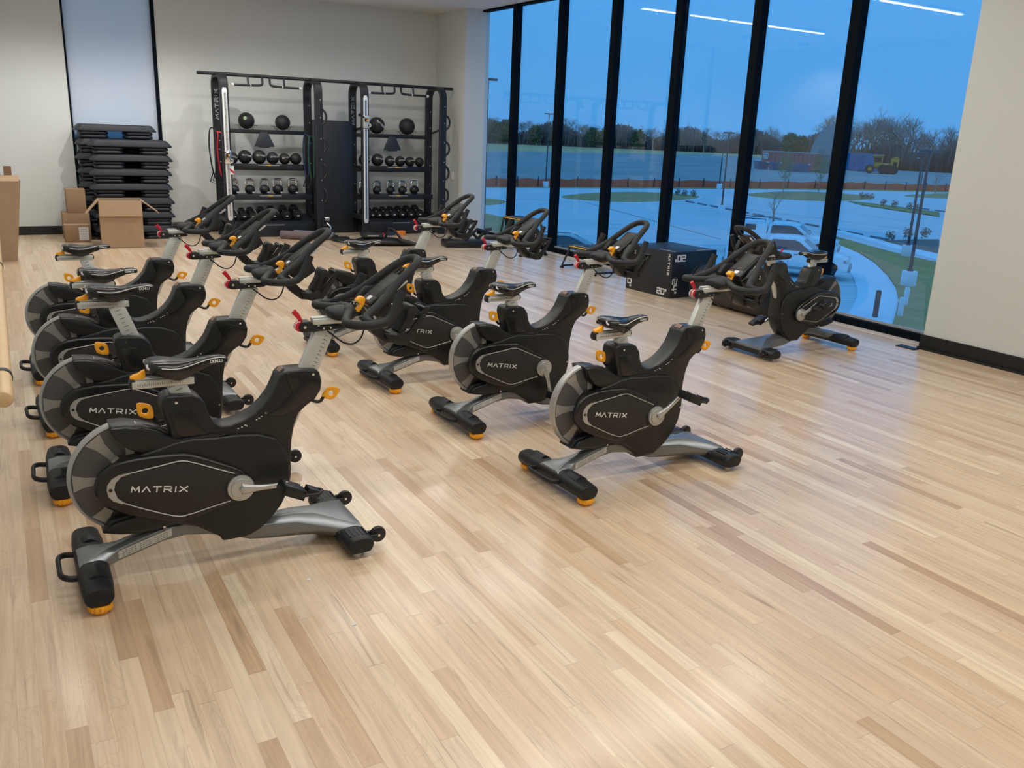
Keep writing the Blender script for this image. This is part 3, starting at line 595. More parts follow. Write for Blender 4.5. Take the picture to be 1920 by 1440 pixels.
    sp_ = MB(); T = TR((0.487 - X0, 0, 0.725), ry=lean)
    sp_.box(-0.034, 0.034, -0.016, 0.016, -0.34, 0.0, T)
    spo = sp_.build('seat_post', 'alloy', t, bevel=0.006)
    tk = MB()
    for k in range(14):
        z = -0.02 - k * 0.02
        for sgn in (-1, 1): tk.box(-0.012, 0.006 if k % 2 else 0.012, sgn * 0.0166 - 0.0006, sgn * 0.0166 + 0.0006, z, z + 0.0018, T)
    tk.build('post_scale', 'tick', spo, smooth=False)
    sl = MB().box(0.335 - X0, 0.550 - X0, -0.020, 0.020, 0.722, 0.752).box(0.335 - X0, 0.53 - X0, -0.012, 0.012, 0.752, 0.760)
    slo = sl.build('seat_slider', 'alloy', t, bevel=0.005)
    tk = MB()
    for k in range(20):
        for sgn in (-1, 1): tk.box(0.355 + k * 0.0075 - X0, 0.3565 + k * 0.0075 - X0, sgn * 0.0206 - 0.0006, sgn * 0.0206 + 0.0006, 0.733, 0.742 if k % 2 else 0.739)
    tk.build('slider_scale', 'tick', slo, smooth=False)
    MB().prism(sh(spl2([(0.332, 0.722), (0.346, 0.720), (0.350, 0.737), (0.347, 0.756), (0.334, 0.758), (0.327, 0.740)], 3)), -0.019, 0.019).build('slider_end_cap', 'rubber', slo, bevel=0.003)
    MB().prism(sh([(0.536, 0.722), (0.552, 0.726), (0.556, 0.738), (0.550, 0.754), (0.536, 0.757)]), -0.019, 0.019).build('slider_end_cap', 'rubber', slo, bevel=0.003)
    MB().loft([[(0.333 + dx - X0, y, 0.757 + dz) for (y, dz) in ((-w, 0), (w, 0), (w * 0.8, h_), (-w * 0.8, h_))] for dx, dz_, w, h_ in ((0, 0, 0.013, 0.010), (0.012, 0, 0.015, 0.016), (0.028, 0, 0.015, 0.020), (0.040, 0, 0.014, 0.028), (0.052, 0, 0.010, 0.034))]).build('slider_lever', 'orange', slo, bevel=0.004)
    # saddle
    sec = [(0.386, 0.012, 0.812, 0.018), (0.390, 0.040, 0.818, 0.030), (0.405, 0.066, 0.824, 0.042), (0.432, 0.078, 0.826, 0.054), (0.462, 0.074, 0.823, 0.066), (0.492, 0.060, 0.818, 0.070), (0.525, 0.043, 0.814, 0.062), (0.560, 0.031, 0.815, 0.048), (0.600, 0.025, 0.819, 0.036), (0.640, 0.022, 0.821, 0.030), (0.664, 0.018, 0.816, 0.025), (0.674, 0.008, 0.808, 0.014)]
    fine = [tuple(list(q) + [d_]) for q, d_ in zip(spline([(x, w, zt) for x, w, zt, d in sec], 3), [q[0] for q in spline([(d, 0, 0) for x, w, zt, d in sec], 3)])]
    rings = []
    for x, w, zt, d in fine:
        rings.append([(x - X0, w * a, zt - d * b) for a, b in ((0, 0.03), (0.35, 0.0), (0.65, 0.05), (0.85, 0.15), (0.97, 0.34), (1.0, 0.55), (0.96, 0.78), (0.86, 0.97), (0.6, 0.85), (0.3, 0.60), (0, 0.5), (-0.3, 0.60), (-0.6, 0.85), (-0.86, 0.97), (-0.96, 0.78), (-1.0, 0.55), (-0.97, 0.34), (-0.85, 0.15), (-0.65, 0.05), (-0.35, 0.0))])
    sad = MB().loft(rings).build('saddle', 'housing', t, angle=60)
    stp = MB()
    for sgn in (-1, 1):
        pts = []
        for x, w, zt, d in sec[3:11]:
            f = (x - 0.44) / 0.21; pts.append((x - X0, sgn * w * (1.0), zt - d * (0.36 - 0.16 * min(1, f * 1.2))))
        stp.tube(spline(pts, 4), 0.0016, 6)
        q = spline([(0.395 - X0, sgn * 0.050, 0.800), (0.389 - X0, sgn * 0.040, 0.806), (0.391 - X0, sgn * 0.036, 0.815)], 3)
        stp.tube(q, 0.004, 6)
    stp.build('saddle_piping', 'white', sad)
    lt = MB(); lt2 = MB()
    letters(lt, 'CIONLLI', 0.009, 0.0058, 0.0018, 0.0022, TR((0.630 - X0, -0.0240, 0.803), rz=math.radians(4)), 0.0008)
    letters(lt2, 'CIONLLI', 0.009, 0.0058, 0.0018, 0.0022, TR((0.630 - X0, 0.0240, 0.803), rz=PI - math.radians(4)), 0.0008)
    lt.build('saddle_lettering', 'white', sad, smooth=False); lt2.build('saddle_lettering', 'white', sad, smooth=False)
    rl = MB()
    for sgn in (-1, 1):
        rl.tube(spline([(0.425 - X0, sgn * 0.022, 0.785), (0.455 - X0, sgn * 0.022, 0.770), (0.535 - X0, sgn * 0.020, 0.768), (0.590 - X0, sgn * 0.012, 0.780), (0.635 - X0, sgn * 0.008, 0.800)], 4), 0.0035, 8)
    rl.build('saddle_rails', 'iron', sad)
    MB().cyl((0.500 - X0, 0, 0.770), 0.013, 0.062, 'y', 20).box(0.47 - X0, 0.53 - X0, -0.012, 0.012, 0.752, 0.768).build('saddle_clamp', 'silver_trim', sad, bevel=0.002)
    # orange pull knobs
    def knob(nm, c, pitch, stem):
        k = MB(); n = 24; outer = []; inner = []
        for i in range(n):
            a = 2 * PI * i / n; e = abs(math.cos(a)) ** 1.0 + abs(math.sin(a)) ** 1.0
            r_ = 1.0 / (abs(math.cos(a)) ** 1.35 + abs(math.sin(a)) ** 1.35) ** (1 / 1.35)
            outer.append((0.040 * r_ * math.cos(a), 0.028 * r_ * math.sin(a))); inner.append((0.011 * math.cos(a), 0.011 * math.sin(a)))
        rg = [[(outer[i][0], -0.006, outer[i][1]), (outer[i][0], 0.006, outer[i][1]), (inner[i][0], 0.006, inner[i][1]), (inner[i][0], -0.006, inner[i][1])] for i in range(n)]
        k.loft(rg, loop=True, T=TR((c[0] - X0, c[1], c[2]), ry=pitch))
        ko = k.build(nm, 'orange', t, bevel=0.003)
        MB().tube(spline([(a - X0, b, c_) for a, b, c_ in stem], 4), 0.007, 8).build('knob_stem', 'iron', ko)
        return ko
    knob('adjustment_knob', (0.374, -0.004, 0.636), math.radians(50), [(0.435, 0, 0.590), (0.412, 0, 0.588), (0.396, 0, 0.610)])
    knob('adjustment_knob', (1.072, 0, 0.622), math.radians(-18), [(0.985, 0, 0.606), (1.012, 0, 0.592), (1.030, 0, 0.594), (1.042, 0, 0.612)])
    # handlebar post
    pl_ = math.radians(24.5); Tp = TR((1.054 - X0, 0, 0.895), ry=pl_)
    hp = MB().box(-0.038, 0.038, -0.018, 0.018, -0.42, 0.0, Tp).build('handlebar_post', 'alloy', t, bevel=0.007)
    tk = MB()
    for k in range(18):
        z = -0.03 - k * 0.016
        for sgn in (-1, 1): tk.box(0.006, 0.022 if k % 2 else 0.016, sgn * 0.0186 - 0.0006, sgn * 0.0186 + 0.0006, z, z + 0.0016, Tp)
    tk.build('post_scale', 'tick', hp, smooth=False)
    # head block: black cheek plates, rail, red lever
    ck = spl2([(0.948, 0.893), (0.945, 0.907), (0.955, 0.923), (0.975, 0.926), (0.990, 0.925), (1.01, 0.906), (1.06, 0.904), (1.115, 0.903), (1.112, 0.890), (1.02, 0.885), (0.96, 0.884)], 3)
    hm = MB().prism(sh(ck), -0.026, 0.026).build('handlebar_mount', 'iron', t, bevel=0.004)
    for bx_, bz_, br_ in ((0.966, 0.905, 0.006), (1.040, 0.896, 0.004), (1.068, 0.896, 0.004)): MB().cyl((bx_ - X0, 0, bz_), br_, 0.056, 'y', 12).build('mount_bolt', 'chrome', hm)
    rail = MB().box(1.0 - X0, 1.245 - X0, -0.019, 0.019, 0.908, 0.932).box(0.995 - X0, 1.06 - X0, -0.010, 0.010, 0.932, 0.940)
    ro = rail.build('handlebar_slider', 'alloy', hm, bevel=0.004)
    rl = MB()
    for sgn in (-1, 1):
        for k in range(9): rl.box(1.17 + k * 0.008 - X0, 1.1715 + k * 0.008 - X0, sgn * 0.0196 - 0.0006, sgn * 0.0196 + 0.0006, 0.916, 0.926)
    rl.build('slider_scale', 'tick', hm, smooth=False)
    MB().tube(spline([(0.958 - X0, 0, 0.918), (0.953 - X0, 0, 0.935), (0.943 - X0, 0, 0.950), (0.930 - X0, 0, 0.966)], 4), [0.007 + 0.004 * k / 12 for k in range(13)], 10, flat=(1, 0.7)).build('brake_lever', 'red', hm)
    kn = MB(); kn.cyl((0.951 - X0, 0, 0.905), 0.019, 0.030, 'y', 24)
    kn.build('resistance_ring', 'red', hm, bevel=0.002)
    kd = MB()
    for k in range(9):
        a = math.radians(90 + k * 22)
        for yy in (-0.009, 0.009): kd.box(-0.0025, 0.0025, yy - 0.004, yy + 0.004, 0.0, 0.0205, TR((0.951 - X0, 0, 0.905), ry=-a + PI / 2))
    kd.build('ring_marks', 'white', hm, smooth=False)
    MB().prism(sh([(1.175, 0.950), (1.192, 0.946), (1.205, 0.966), (1.215, 0.982), (1.219, 0.998), (1.213, 1.008), (1.197, 1.010), (1.183, 1.000), (1.177, 0.992), (1.192, 0.984), (1.198, 0.978)]), -0.016, 0.016).build('slider_lever', 'orange', hm, bevel=0.005)
    MB().box(1.165 - X0, 1.20 - X0, -0.014, 0.014, 0.93, 0.955).build('lever_base', 'iron', hm, bevel=0.003)
    # handlebar: pad + lateral bar with bullhorns, plus raised centre loop
    hb = MB(); R_ = 0.0172
    for sgn in (-1, 1):
        lat = spline([(1.150 - X0, 0.0, 0.962), (1.135 - X0, sgn * 0.05, 0.960), (1.105 - X0, sgn * 0.11, 0.951), (1.082 - X0, sgn * 0.165, 0.947), (1.082 - X0, sgn * 0.205, 0.946), (1.112 - X0, sgn * 0.228, 0.944), (1.170 - X0, sgn * 0.228, 0.941), (1.222 - X0, sgn * 0.222, 0.950), (1.252 - X0, sgn * 0.218, 0.980), (1.280 - X0, sgn * 0.214, 1.035), (1.292 - X0, sgn * 0.213, 1.062)], 5)
        rr = [R_ + (0.006 if i < 6 else 0) for i in range(len(lat))]
        hb.tube(lat, rr, 12)
    leg = [(1.185, 0.224, 0.943), (1.160, 0.206, 0.948), (1.157, 0.178, 0.958), (1.185, 0.156, 0.974), (1.225, 0.138, 0.996), (1.268, 0.118, 1.026), (1.318, 0.095, 1.068), (1.380, 0.075, 1.114), (1.425, 0.048, 1.142), (1.440, 0.0, 1.150)]
    lp = [(a - X0, -b, c_) for a, b, c_ in leg] + [(a - X0, b, c_) for a, b, c_ in leg[:-1][::-1]]
    hb.tube(spline(lp, 5), R_, 12)
    hbo = hb.build('handlebar', 'grip', t)
    rings = []
    for x, w, z, d in ((1.062, 0.034, 0.966, 0.018), (1.072, 0.056, 0.972, 0.040), (1.098, 0.068, 0.978, 0.056), (1.130, 0.070, 0.980, 0.060), (1.158, 0.060, 0.976, 0.054), (1.178, 0.034, 0.968, 0.032)):
        rings.append([(x - X0, w * math.cos(a), z - d / 2 + d / 2 * math.sin(a) * (1.0 if math.sin(a) > 0 else 1.2)) for a in [2 * PI * k / 14 for k in range(14)]])
    MB().loft(rings).build('elbow_pad', 'grip', hbo, sub=1)
    # console slab between the loop legs, follows the loop slope
    sl_ = math.atan2(1.105 - 1.0, 1.385 - 1.245)
    Tc = TR((1.300 - X0, 0, 1.030), ry=-sl_)
    co = MB().box(-0.095, 0.085, -0.055, 0.055, -0.020, 0.016, Tc).box(-0.10, -0.03, -0.060, 0.060, -0.055, -0.010, Tc).build('console', 'body', t, bevel=0.008, seg=3)
    MB().box(-0.050, 0.078, -0.046, 0.046, 0.0155, 0.018, Tc).build('tablet_rest', 'rubber', co, bevel=0.002)
    MB().box(-0.078, -0.056, -0.020, 0.008, 0.0155, 0.0175, Tc).build('console_badge', 'white', co, bevel=0.001)
    MB().box(0.000, 0.086, -0.064, -0.056, -0.016, -0.004, Tc).box(0.000, 0.086, 0.056, 0.064, -0.016, -0.004, Tc).build('console_side_strip', 'white', co, bevel=0.002)
    pod = [(1.215, 0.985), (1.255, 1.030), (1.310, 1.040), (1.345, 0.975), (1.290, 0.938), (1.235, 0.945)]
    for sgn in (-1, 1):
        pj = MB().prism(sh(pod), sgn * 0.085, sgn * 0.125).build('side_pod', 'rubber', co, bevel=0.008)
        lg = MB(); letters(lg, 'I', 0.016, 0.02, 0, 0.003, TR((1.285 - X0, sgn * 0.1255, 0.990), rz=0 if sgn < 0 else PI), 0.001)
        lg.box(-0.005, 0.005, -0.001, 0, 0.006, 0.009, TR((1.285 - X0, sgn * 0.1255, 0.990), rz=0 if sgn < 0 else PI)).box(-0.005, 0.005, -0.001, 0, -0.009, -0.006, TR((1.285 - X0, sgn * 0.1255, 0.990), rz=0 if sgn < 0 else PI))
        lg.build('pod_mark', 'white', co, smooth=False)
    # bottle holder: neck, base cup, slotted upright plate with two prongs
    bh = MB().prism(sh([(1.185, 0.930), (1.235, 0.935), (1.290, 0.872), (1.325, 0.850), (1.330, 0.815), (1.290, 0.820), (1.245, 0.855)]), -0.035, 0.035)
    bh.prism(sh([(1.285, 0.860), (1.300, 0.828), (1.345, 0.808), (1.385, 0.808), (1.400, 0.830), (1.370, 0.868), (1.335, 0.850)]), -0.052, 0.052)
    bh.prism(sh([(1.345, 0.862), (1.372, 0.850), (1.408, 0.930), (1.440, 0.925), (1.436, 0.945), (1.416, 0.966), (1.396, 0.966), (1.384, 0.950), (1.380, 0.920)]), -0.048, 0.048)
    for y in (-0.052, 0.036):
        bh.prism(sh([(1.372, 0.838), (1.392, 0.814), (1.470, 0.925), (1.484, 0.955), (1.466, 0.962), (1.446, 0.930)]), y, y + 0.016)
    bh.box(1.456 - X0, 1.474 - X0, -0.052, 0.052, 0.936, 0.956)
    bh.build('bottle_holder', 'rubber', t, bevel=0.003)
    MB().tube(spline([(1.045 - X0, -0.012, 0.892), (1.075 - X0, -0.02, 0.868), (1.115 - X0, -0.03, 0.835), (1.155 - X0, -0.035, 0.826), (1.190 - X0, -0.035, 0.850), (1.210 - X0, -0.03, 0.905)], 5), 0.0035, 8).build('control_cable', 'iron', t)
    return t

def place_bike(proto, x, y, yaw, label, seat=0.0, slide=0.0, bar=0.0, crank=0.0, first=False):
    b = proto if first else copy_tree(proto)
    b.location = (x, y, 0); b.rotation_euler = (0, 0, yaw); b['label'] = label
    for ch in kids(b):
        n = ch.name.split('.')[0]
        if n == 'seat_post': ch.location = (math.sin(math.radians(-20)) * seat, 0, math.cos(math.radians(-20)) * seat)
        if n == 'seat_slider': ch.location = (math.sin(math.radians(-20)) * seat + slide * 0.4, 0, math.cos(math.radians(-20)) * seat)
        if n == 'saddle': ch.location = (math.sin(math.radians(-20)) * seat + slide, 0, math.cos(math.radians(-20)) * seat)
        if n in ('handlebar_post', 'handlebar_mount', 'handlebar', 'console', 'bottle_holder', 'control_cable'):
            ch.location = (math.sin(math.radians(24.5)) * bar, 0, math.cos(math.radians(24.5)) * bar)
        if n == 'crank_arm':
            sd = ch['side']; a = crank + (0 if sd < 0 else PI)
            ch.rotation_euler = (0, a, 0)
            for g in kids(ch):
                if g.name.split('.')[0] in ('pedal', 'pedal_cleat'): g.rotation_euler = (0, -a + 0.45, 0)
    return b
BIKES = [  # x, y, yaw, label, seat, slide, bar, crank
    (0.650, 3.250, 0.000, 'exercise bike nearest the camera at the lower left of the photo', 0.0, 0.0, 0.0, 0.02),
    (0.606, 4.256, -0.030, 'exercise bike with its seat post raised high, second in the left column', 0.11, -0.02, 0.0, 0.3),
    (0.610, 5.240, 0.028, 'exercise bike in the left column just behind the one with the raised seat', 0.03, 0.0, 0.0, 1.2),
    (0.610, 6.290, 0.000, 'farthest exercise bike of the left column, in front of the open cardboard box', 0.03, -0.03, 0.0, 1.2),
    (2.712, 3.311, 0.040, 'exercise bike nearest the camera in the middle column, open floor all around', 0.0, -0.02, 0.0, -0.66),
    (2.670, 4.310, 0.020, 'exercise bike second from the front in the middle column', 0.0, -0.02, 0.0, 1.35),
    (2.580, 5.300, 0.045, 'exercise bike third in the middle column, partly behind the front left handlebar', 0.02, -0.02, -0.02, 1.7),
    (2.517, 6.346, 0.040, 'farthest exercise bike of the middle column, nearest the dumbbell rack', 0.0, -0.02, 0.0, 1.0),
    (5.600, 4.950, PI + 0.03, 'exercise bike turned to face the others, alone beside the windows', 0.0, 0.0, -0.13, 0.55)]
proto = make_bike()
for i, (x, y, yaw, lab, st_, sl_, br_, ck_) in enumerate(BIKES):
    place_bike(proto, x, y, yaw, lab, st_, sl_, br_, ck_, first=(i == len(BIKES)))
# the first build itself becomes the nearest bike's duplicate source, then goes
def drop(o):
    for ch in kids(o): drop(ch)
    bpy.data.objects.remove(o, do_unlink=True)
drop(proto)

# ------------------------------------------------------------------ functional training rack (frames at four x positions, arches run back to front)
YF, YR, ZT = 13.08, 13.62, 2.27
FX = [2.86, 4.21, 4.93, 6.24]
def arch_path(r=0.16, n=6):
    p = [(YR + 0.0, 0.0), (YR, ZT - r)]
    for k in range(1, n + 1):
        a = PI / 2 * k / n; p.append((YR - r + r * math.cos(a), ZT - r + r * math.sin(a)))
    for k in range(0, n + 1):
        a = PI / 2 + PI / 2 * k / n; p.append((YF + r + r * math.cos(a), ZT - r + r * math.sin(a)))
    p.append((YF, 0.0)); return p
def sweep_arch(mb, x, w=0.118, d=0.058):
    P = arch_path(); rings = []
    for i, (y, z) in enumerate(P):
        a = P[max(0, i - 1)]; b = P[min(len(P) - 1, i + 1)]
        t = Vector((b[0] - a[0], b[1] - a[1])).normalized(); nn = Vector((-t.y, t.x)) * d / 2
        c = 0.012
        rings.append([(x - w / 2 + c, y + nn.x, z + nn.y), (x + w / 2 - c, y + nn.x, z + nn.y), (x + w / 2, y + nn.x * .6, z + nn.y * .6), (x + w / 2, y - nn.x * .6, z - nn.y * .6), (x + w / 2 - c, y - nn.x, z - nn.y), (x - w / 2 + c, y - nn.x, z - nn.y), (x - w / 2, y - nn.x * .6, z - nn.y * .6), (x - w / 2, y + nn.x * .6, z + nn.y * .6)])
    mb.loft(rings)
M['rail_bright'] = mat('bright_rail_metal', (0.72, 0.74, 0.76), 0.45, metal=0.15, noise=(9, 0.05))
rk = thing('training_rack', (4.55, 13.35, 0), 'black steel training rack with four arched frames standing along the back wall', 'rack')
RX0 = Vector((4.55, 13.35, 0))
def rb(mb, name, material, parent=None, **k):
    o = mb.build(name, material, None, **k); par = parent or rk
    o.parent = par; o.location = (-RX0 if par is rk else Vector((0, 0, 0))); return o
frames = []
for i, x in enumerate(FX):
    mb = MB(); sweep_arch(mb, x)
    frames.append(rb(mb, 'arched_frame', 'rack'))
    mb = MB().box(x - 0.05, x + 0.05, YF + 0.02, YR - 0.02, 0.24, 0.30)
    rb(mb, 'frame_brace', 'rack')
    bt = MB()
    for z in (0.55, 0.85, 1.15, 1.45, 1.75, 2.0):
        bt.cyl((x + 0.02, YF - 0.03, z), 0.009, 0.008, 'y', 8)
        bt.cyl((x + 0.02, YR - 0.03, z - 0.08), 0.009, 0.008, 'y', 8)
    rb(bt, 'frame_bolts', 'silver_trim', frames[-1])
# grey lettering down the first and third rear legs
for i in (0, 2):
    lt = MB(); letters(lt, 'MATRIX', 0.042, 0.055, 0.022, 0.008, TR((FX[i], YR - 0.0285, 1.88)) @ Matrix.Rotation(-PI / 2, 4, 'Y'), 0.0012)
    rb(lt, 'lettering', 'grey_trim', frames[i], smooth=False)
rb(MB().tube([(2.56, 13.33, 2.285), (6.52, 13.33, 2.285)], 0.024, 12), 'top_bar', 'rack')
for (a, b) in ((FX[0], FX[1]), (FX[2], FX[3])):
    m_ = (a + b) / 2 - 0.02
    g = MB()
    for sg in (-1, 1):
        g.tube(spline([(m_ + sg * 0.055, 13.33, 2.30), (m_ + sg * 0.055, 13.31, 2.20), (m_ + sg * 0.080, 13.30, 2.165), (m_ + sg * 0.20, 13.29, 2.155), (m_ + sg * 0.47, 13.27, 2.150)], 4), 0.017, 10)
        g.tube([(m_ + sg * 0.26, 13.32, 2.28), (m_ + sg * 0.26, 13.29, 2.15)], 0.015, 8)
    go = rb(g, 'pull_up_grips', 'rack')
    for sg in (-1, 1):
        rb(MB().tube([(m_ + sg * 0.47, 13.27, 2.15), (m_ + sg * 0.505, 13.268, 2.15)], 0.021, 10), 'grip_end_ring', 'white', go)
        rb(MB().tube([(m_ + sg * 0.225, 13.289, 2.154), (m_ + sg * 0.236, 13.288, 2.154)], 0.0195, 10), 'grip_end_ring', 'white', go)
    # beams and shelves between the rear legs
    rb(MB().box(a + 0.05, b - 0.05, YR - 0.035, YR + 0.025, 1.485, 1.545), 'ball_beam', 'rack', bevel=0.004)
    for k, (z0, z1, dep) in enumerate(((0.955, 1.03, 0.26), (0.515, 0.59, 0.30))):
        sh_ = MB().box(a + 0.05, b - 0.05, YR - 0.03, YR + 0.03, z0, z1).box(a + 0.06, b - 0.06, YR - 0.03 - dep, YR + 0.05, z1, z1 + 0.018).box(a + 0.06, b - 0.06, YR - 0.035 - dep, YR - 0.02 - dep, z0 + 0.03, z1 + 0.03)
        so = rb(sh_, 'shelf', 'rack', bevel=0.003)
        q = MB().box(m_ - 0.16, m_ + 0.16, YR - 0.037 - dep, YR - 0.0355 - dep, z1 + 0.006, z1 + 0.016)
        rb(q, 'shelf_label', 'grey_trim', so, smooth=False)
        rb(MB().box(m_ - 0.035, m_ + 0.035, YR - 0.0385 - dep, YR - 0.0372 - dep, z1 + 0.003, z1 + 0.019), 'amber_mark', 'amber_print', so, smooth=False)
    # sloping dumbbell tray on a closed plinth
    tr_ = MB().prism([(YR + 0.05, 0.0), (YR + 0.05, 0.30), (YR - 0.06, 0.30), (YR - 0.42, 0.20), (YR - 0.42, 0.0)], a + 0.05, b - 0.05, 'x')
    rb(tr_, 'dumbbell_tray', 'rack', bevel=0.004)
    rb(MB().box(m_ - 0.13, m_ + 0.17, YR - 0.4225, YR - 0.421, 0.172, 0.182), 'tray_label', 'grey_trim', smooth=False)
    # trapezoid rebound target below the ball beam
    rb(MB().prism([(m_ - 0.055, 1.51), (m_ + 0.055, 1.51), (m_ + 0.15, 1.315), (m_ + 0.15, 1.30), (m_ + 0.085, 1.30), (m_ + 0.075, 1.285), (m_ - 0.075, 1.285), (m_ - 0.09, 1.30), (m_ - 0.15, 1.30)], YR - 0.09, YR - 0.07), 'rebound_target', mat('dark_slate_plate_%d' % int(a), (0.025, 0.03, 0.04), 0.55, noise=(15, 0.1)), bevel=0.004)
    for bx in ((a + 0.42, a + 0.96) if a < 3 else (a + 0.40, a + 0.92)):
        cr_ = MB()
        for sx_ in (-1, 1):
            cr_.tube([(bx + sx_ * 0.09, YR - 0.03, 1.545), (bx + sx_ * 0.105, YR - 0.05, 1.60), (bx + sx_ * 0.15, YR - 0.05, 1.60)], 0.004, 6)
            cr_.tube([(bx + sx_ * 0.09, YR + 0.02, 1.545), (bx + sx_ * 0.105, YR + 0.09, 1.60), (bx + sx_ * 0.15, YR + 0.09, 1.60)], 0.004, 6)
        rb(cr_, 'ball_cradle', 'rack')
# silver slotted rails with sliding carriages on front legs one and three
for i, (zc, low) in ((0, (1.16, 0.27)), (2, (1.72, 0.20))):
    x = FX[i]
    r_ = MB().prism(spl2([(x - 0.034, low + 0.03), (x - 0.034, 2.06), (x - 0.02, 2.10), (x + 0.02, 2.10), (x + 0.034, 2.06), (x + 0.034, low + 0.03), (x + 0.02, low), (x - 0.02, low)], 1), YF - 0.045, YF - 0.026)
    ro_ = rb(r_, 'slotted_rail', 'rail_bright', bevel=0.003)
    hl = MB(); hl.box(x - 0.013, x + 0.013, YF - 0.047, YF - 0.044, low + 0.06, 2.03)
    rb(hl, 'rail_channel', 'silver_trim' if i == 0 else mat('blue_grey_channel', (0.10, 0.16, 0.24), 0.4, metal=0.3, noise=(10, 0.1)), ro_)
    hl = MB()
    for k in range(18): hl.cyl((x, YF - 0.048, low + 0.13 + k * 0.1), 0.006, 0.003, 'y', 8)
    rb(hl, 'rail_holes', 'tick', ro_)
    c_ = MB().box(x - 0.045, x + 0.045, YF - 0.075, YF - 0.02, zc - 0.09, zc + 0.09).cyl((x + 0.05, YF - 0.06, zc - 0.05), 0.030, 0.03, 'y', 16)
    co_ = rb(c_, 'carriage', 'chrome' if i == 0 else 'alloy', bevel=0.004)
    rb(MB().box(x - 0.03, x + 0.025, YF - 0.085, YF - 0.07, zc + 0.0, zc + 0.05).tube([(x - 0.03, YF - 0.07, zc + 0.06), (x - 0.10, YF - 0.09, zc + 0.09)], 0.012, 8).ball((x - 0.115, YF - 0.092, zc + 0.096), 0.024, 12, 8), 'carriage_lock', 'rack', co_)
    rb(MB().box(x + 0.0, x + 0.022, YF - 0.088, YF - 0.082, zc + 0.01, zc + 0.04), 'lock_button', 'orange', co_)
    if i == 0: rb(MB().box(x + 0.02, x + 0.075, YF - 0.06, YF - 0.057, zc - 0.24, zc - 0.12, ), 'warning_tag', 'white', co_, smooth=False); rb(MB().prism([(x + 0.02, zc - 0.19), (x + 0.075, zc - 0.235), (x + 0.075, zc - 0.20), (x + 0.02, zc - 0.155)], YF - 0.0625, YF - 0.0605), 'tag_stripe', 'red', co_, smooth=False)
# D-shaped climbing handles on front legs two and four
for i in (1, 3):
    for z in (0.62, 0.98, 1.36, 1.76):
        g = MB().tube(spline([(FX[i] + 0.05, YF - 0.01, z - 0.11), (FX[i] + 0.090, YF - 0.03, z - 0.065), (FX[i] + 0.104, YF - 0.035, z), (FX[i] + 0.090, YF - 0.03, z + 0.065), (FX[i] + 0.05, YF - 0.01, z + 0.11)], 5), 0.017, 8)
        rb(g, 'step_handle', 'rack')
rb(MB().box(FX[1] + 0.04, FX[2] - 0.04, YR - 0.10, YR - 0.04, 0.0, 1.72), 'centre_panel', 'rack_panel', bevel=0.006)
rb(MB().tube([(6.27, YR - 0.03, 1.58), (6.40, YR - 0.20, 1.66)], 0.016, 8).ball((6.41, YR - 0.205, 1.665), 0.028, 12, 8).tube([(4.96, YR - 0.05, 1.60), (5.0, YR - 0.20, 1.62)], 0.02, 8).ball((5.0, YR - 0.21, 1.62), 0.032, 12, 8), 'storage_pegs', 'rack')
rb(MB().box(4.22, 4.32, YF - 0.06, YF + 0.05, 0.0, 0.26).tube([(4.27, YF - 0.06, 0.30), (4.27, YF - 0.09, 0.16)], 0.03, 10), 'landmine_base', 'rack', bevel=0.004)
rb(MB().cyl((4.27, YF - 0.10, 0.28), 0.032, 0.07, 'x', 16).tube(spline([(4.27, YF - 0.12, 0.22), (4.31, YF - 0.16, 0.16), (4.29, YF - 0.16, 0.09), (4.25, YF - 0.14, 0.12)], 4), 0.012, 8), 'landmine_clamp', 'chrome')
# balls
def ball(nm, x, y, z, r, label, cat, group, stripe=None, rot=0.0):
    o = MB().ball((0, 0, 0), r, 28, 18).build(nm, 'ball'); o.location = (x, y, z)
    tag(o, label, cat, group)
    if stripe:
        s_ = MB()
        if stripe == 'logo':
            letters(s_, 'MATRIX', r * 0.20, r * 0.16, r * 0.07, r * 0.04, Matrix.Rotation(rot, 4, 'Y') @ TR((0, -r * 0.955, r * 0.25), rx=0.25), r * 0.02)
        elif stripe == 'green':
            s_.cyl((-r * 0.35, -r * 0.87, r * 0.3), r * 0.22, r * 0.16, 'y', 18)
        s_.build('ball_mark', 'white' if stripe == 'logo' else mat('pale_green_print', (0.45, 0.62, 0.35), 0.5, noise=(9, 0.1)), o, smooth=False)
    return o
ball('slam_ball', FX[0] + 0.42, YR - 0.01, 1.665, 0.118, 'black slam ball with a pale green round mark, left end of the top tier', 'ball', 'slam balls', 'green')
ball('slam_ball', FX[0] + 0.96, YR - 0.01, 1.660, 0.112, 'plain black slam ball on the left bay top tier, beside the centre frames', 'ball', 'slam balls')
ball('slam_ball', FX[2] + 0.40, YR - 0.01, 1.675, 0.128, 'black slam ball with a white logo, half behind the silver rail of the right bay', 'ball', 'slam balls', 'logo', 0.7)
ball('slam_ball', FX[2] + 0.92, YR - 0.01, 1.678, 0.130, 'plain black slam ball at the right end of the top tier', 'ball', 'slam balls')
ordn = ['first', 'second', 'third', 'fourth', 'fifth', 'sixth', 'seventh', 'eighth']
for bay, xs, rs in (('left', (3.02, 3.20, 3.41, 3.61, 3.79, 3.96), (0.082, 0.100, 0.102, 0.090, 0.084, 0.086)), ('right', (5.06, 5.28, 5.49, 5.67, 5.84, 6.01), (0.092, 0.097, 0.082, 0.082, 0.080, 0.076))):
    for k, (x, r) in enumerate(zip(xs, rs)):
        ball('medicine_ball', x, YR - 0.16, 1.05 + r, r, '%s black medicine ball from the left on the %s bay shelf' % (ordn[k], bay), 'medicine ball', 'medicine balls', 'logo' if k < 5 else None, 0.25 - 0.1 * k)
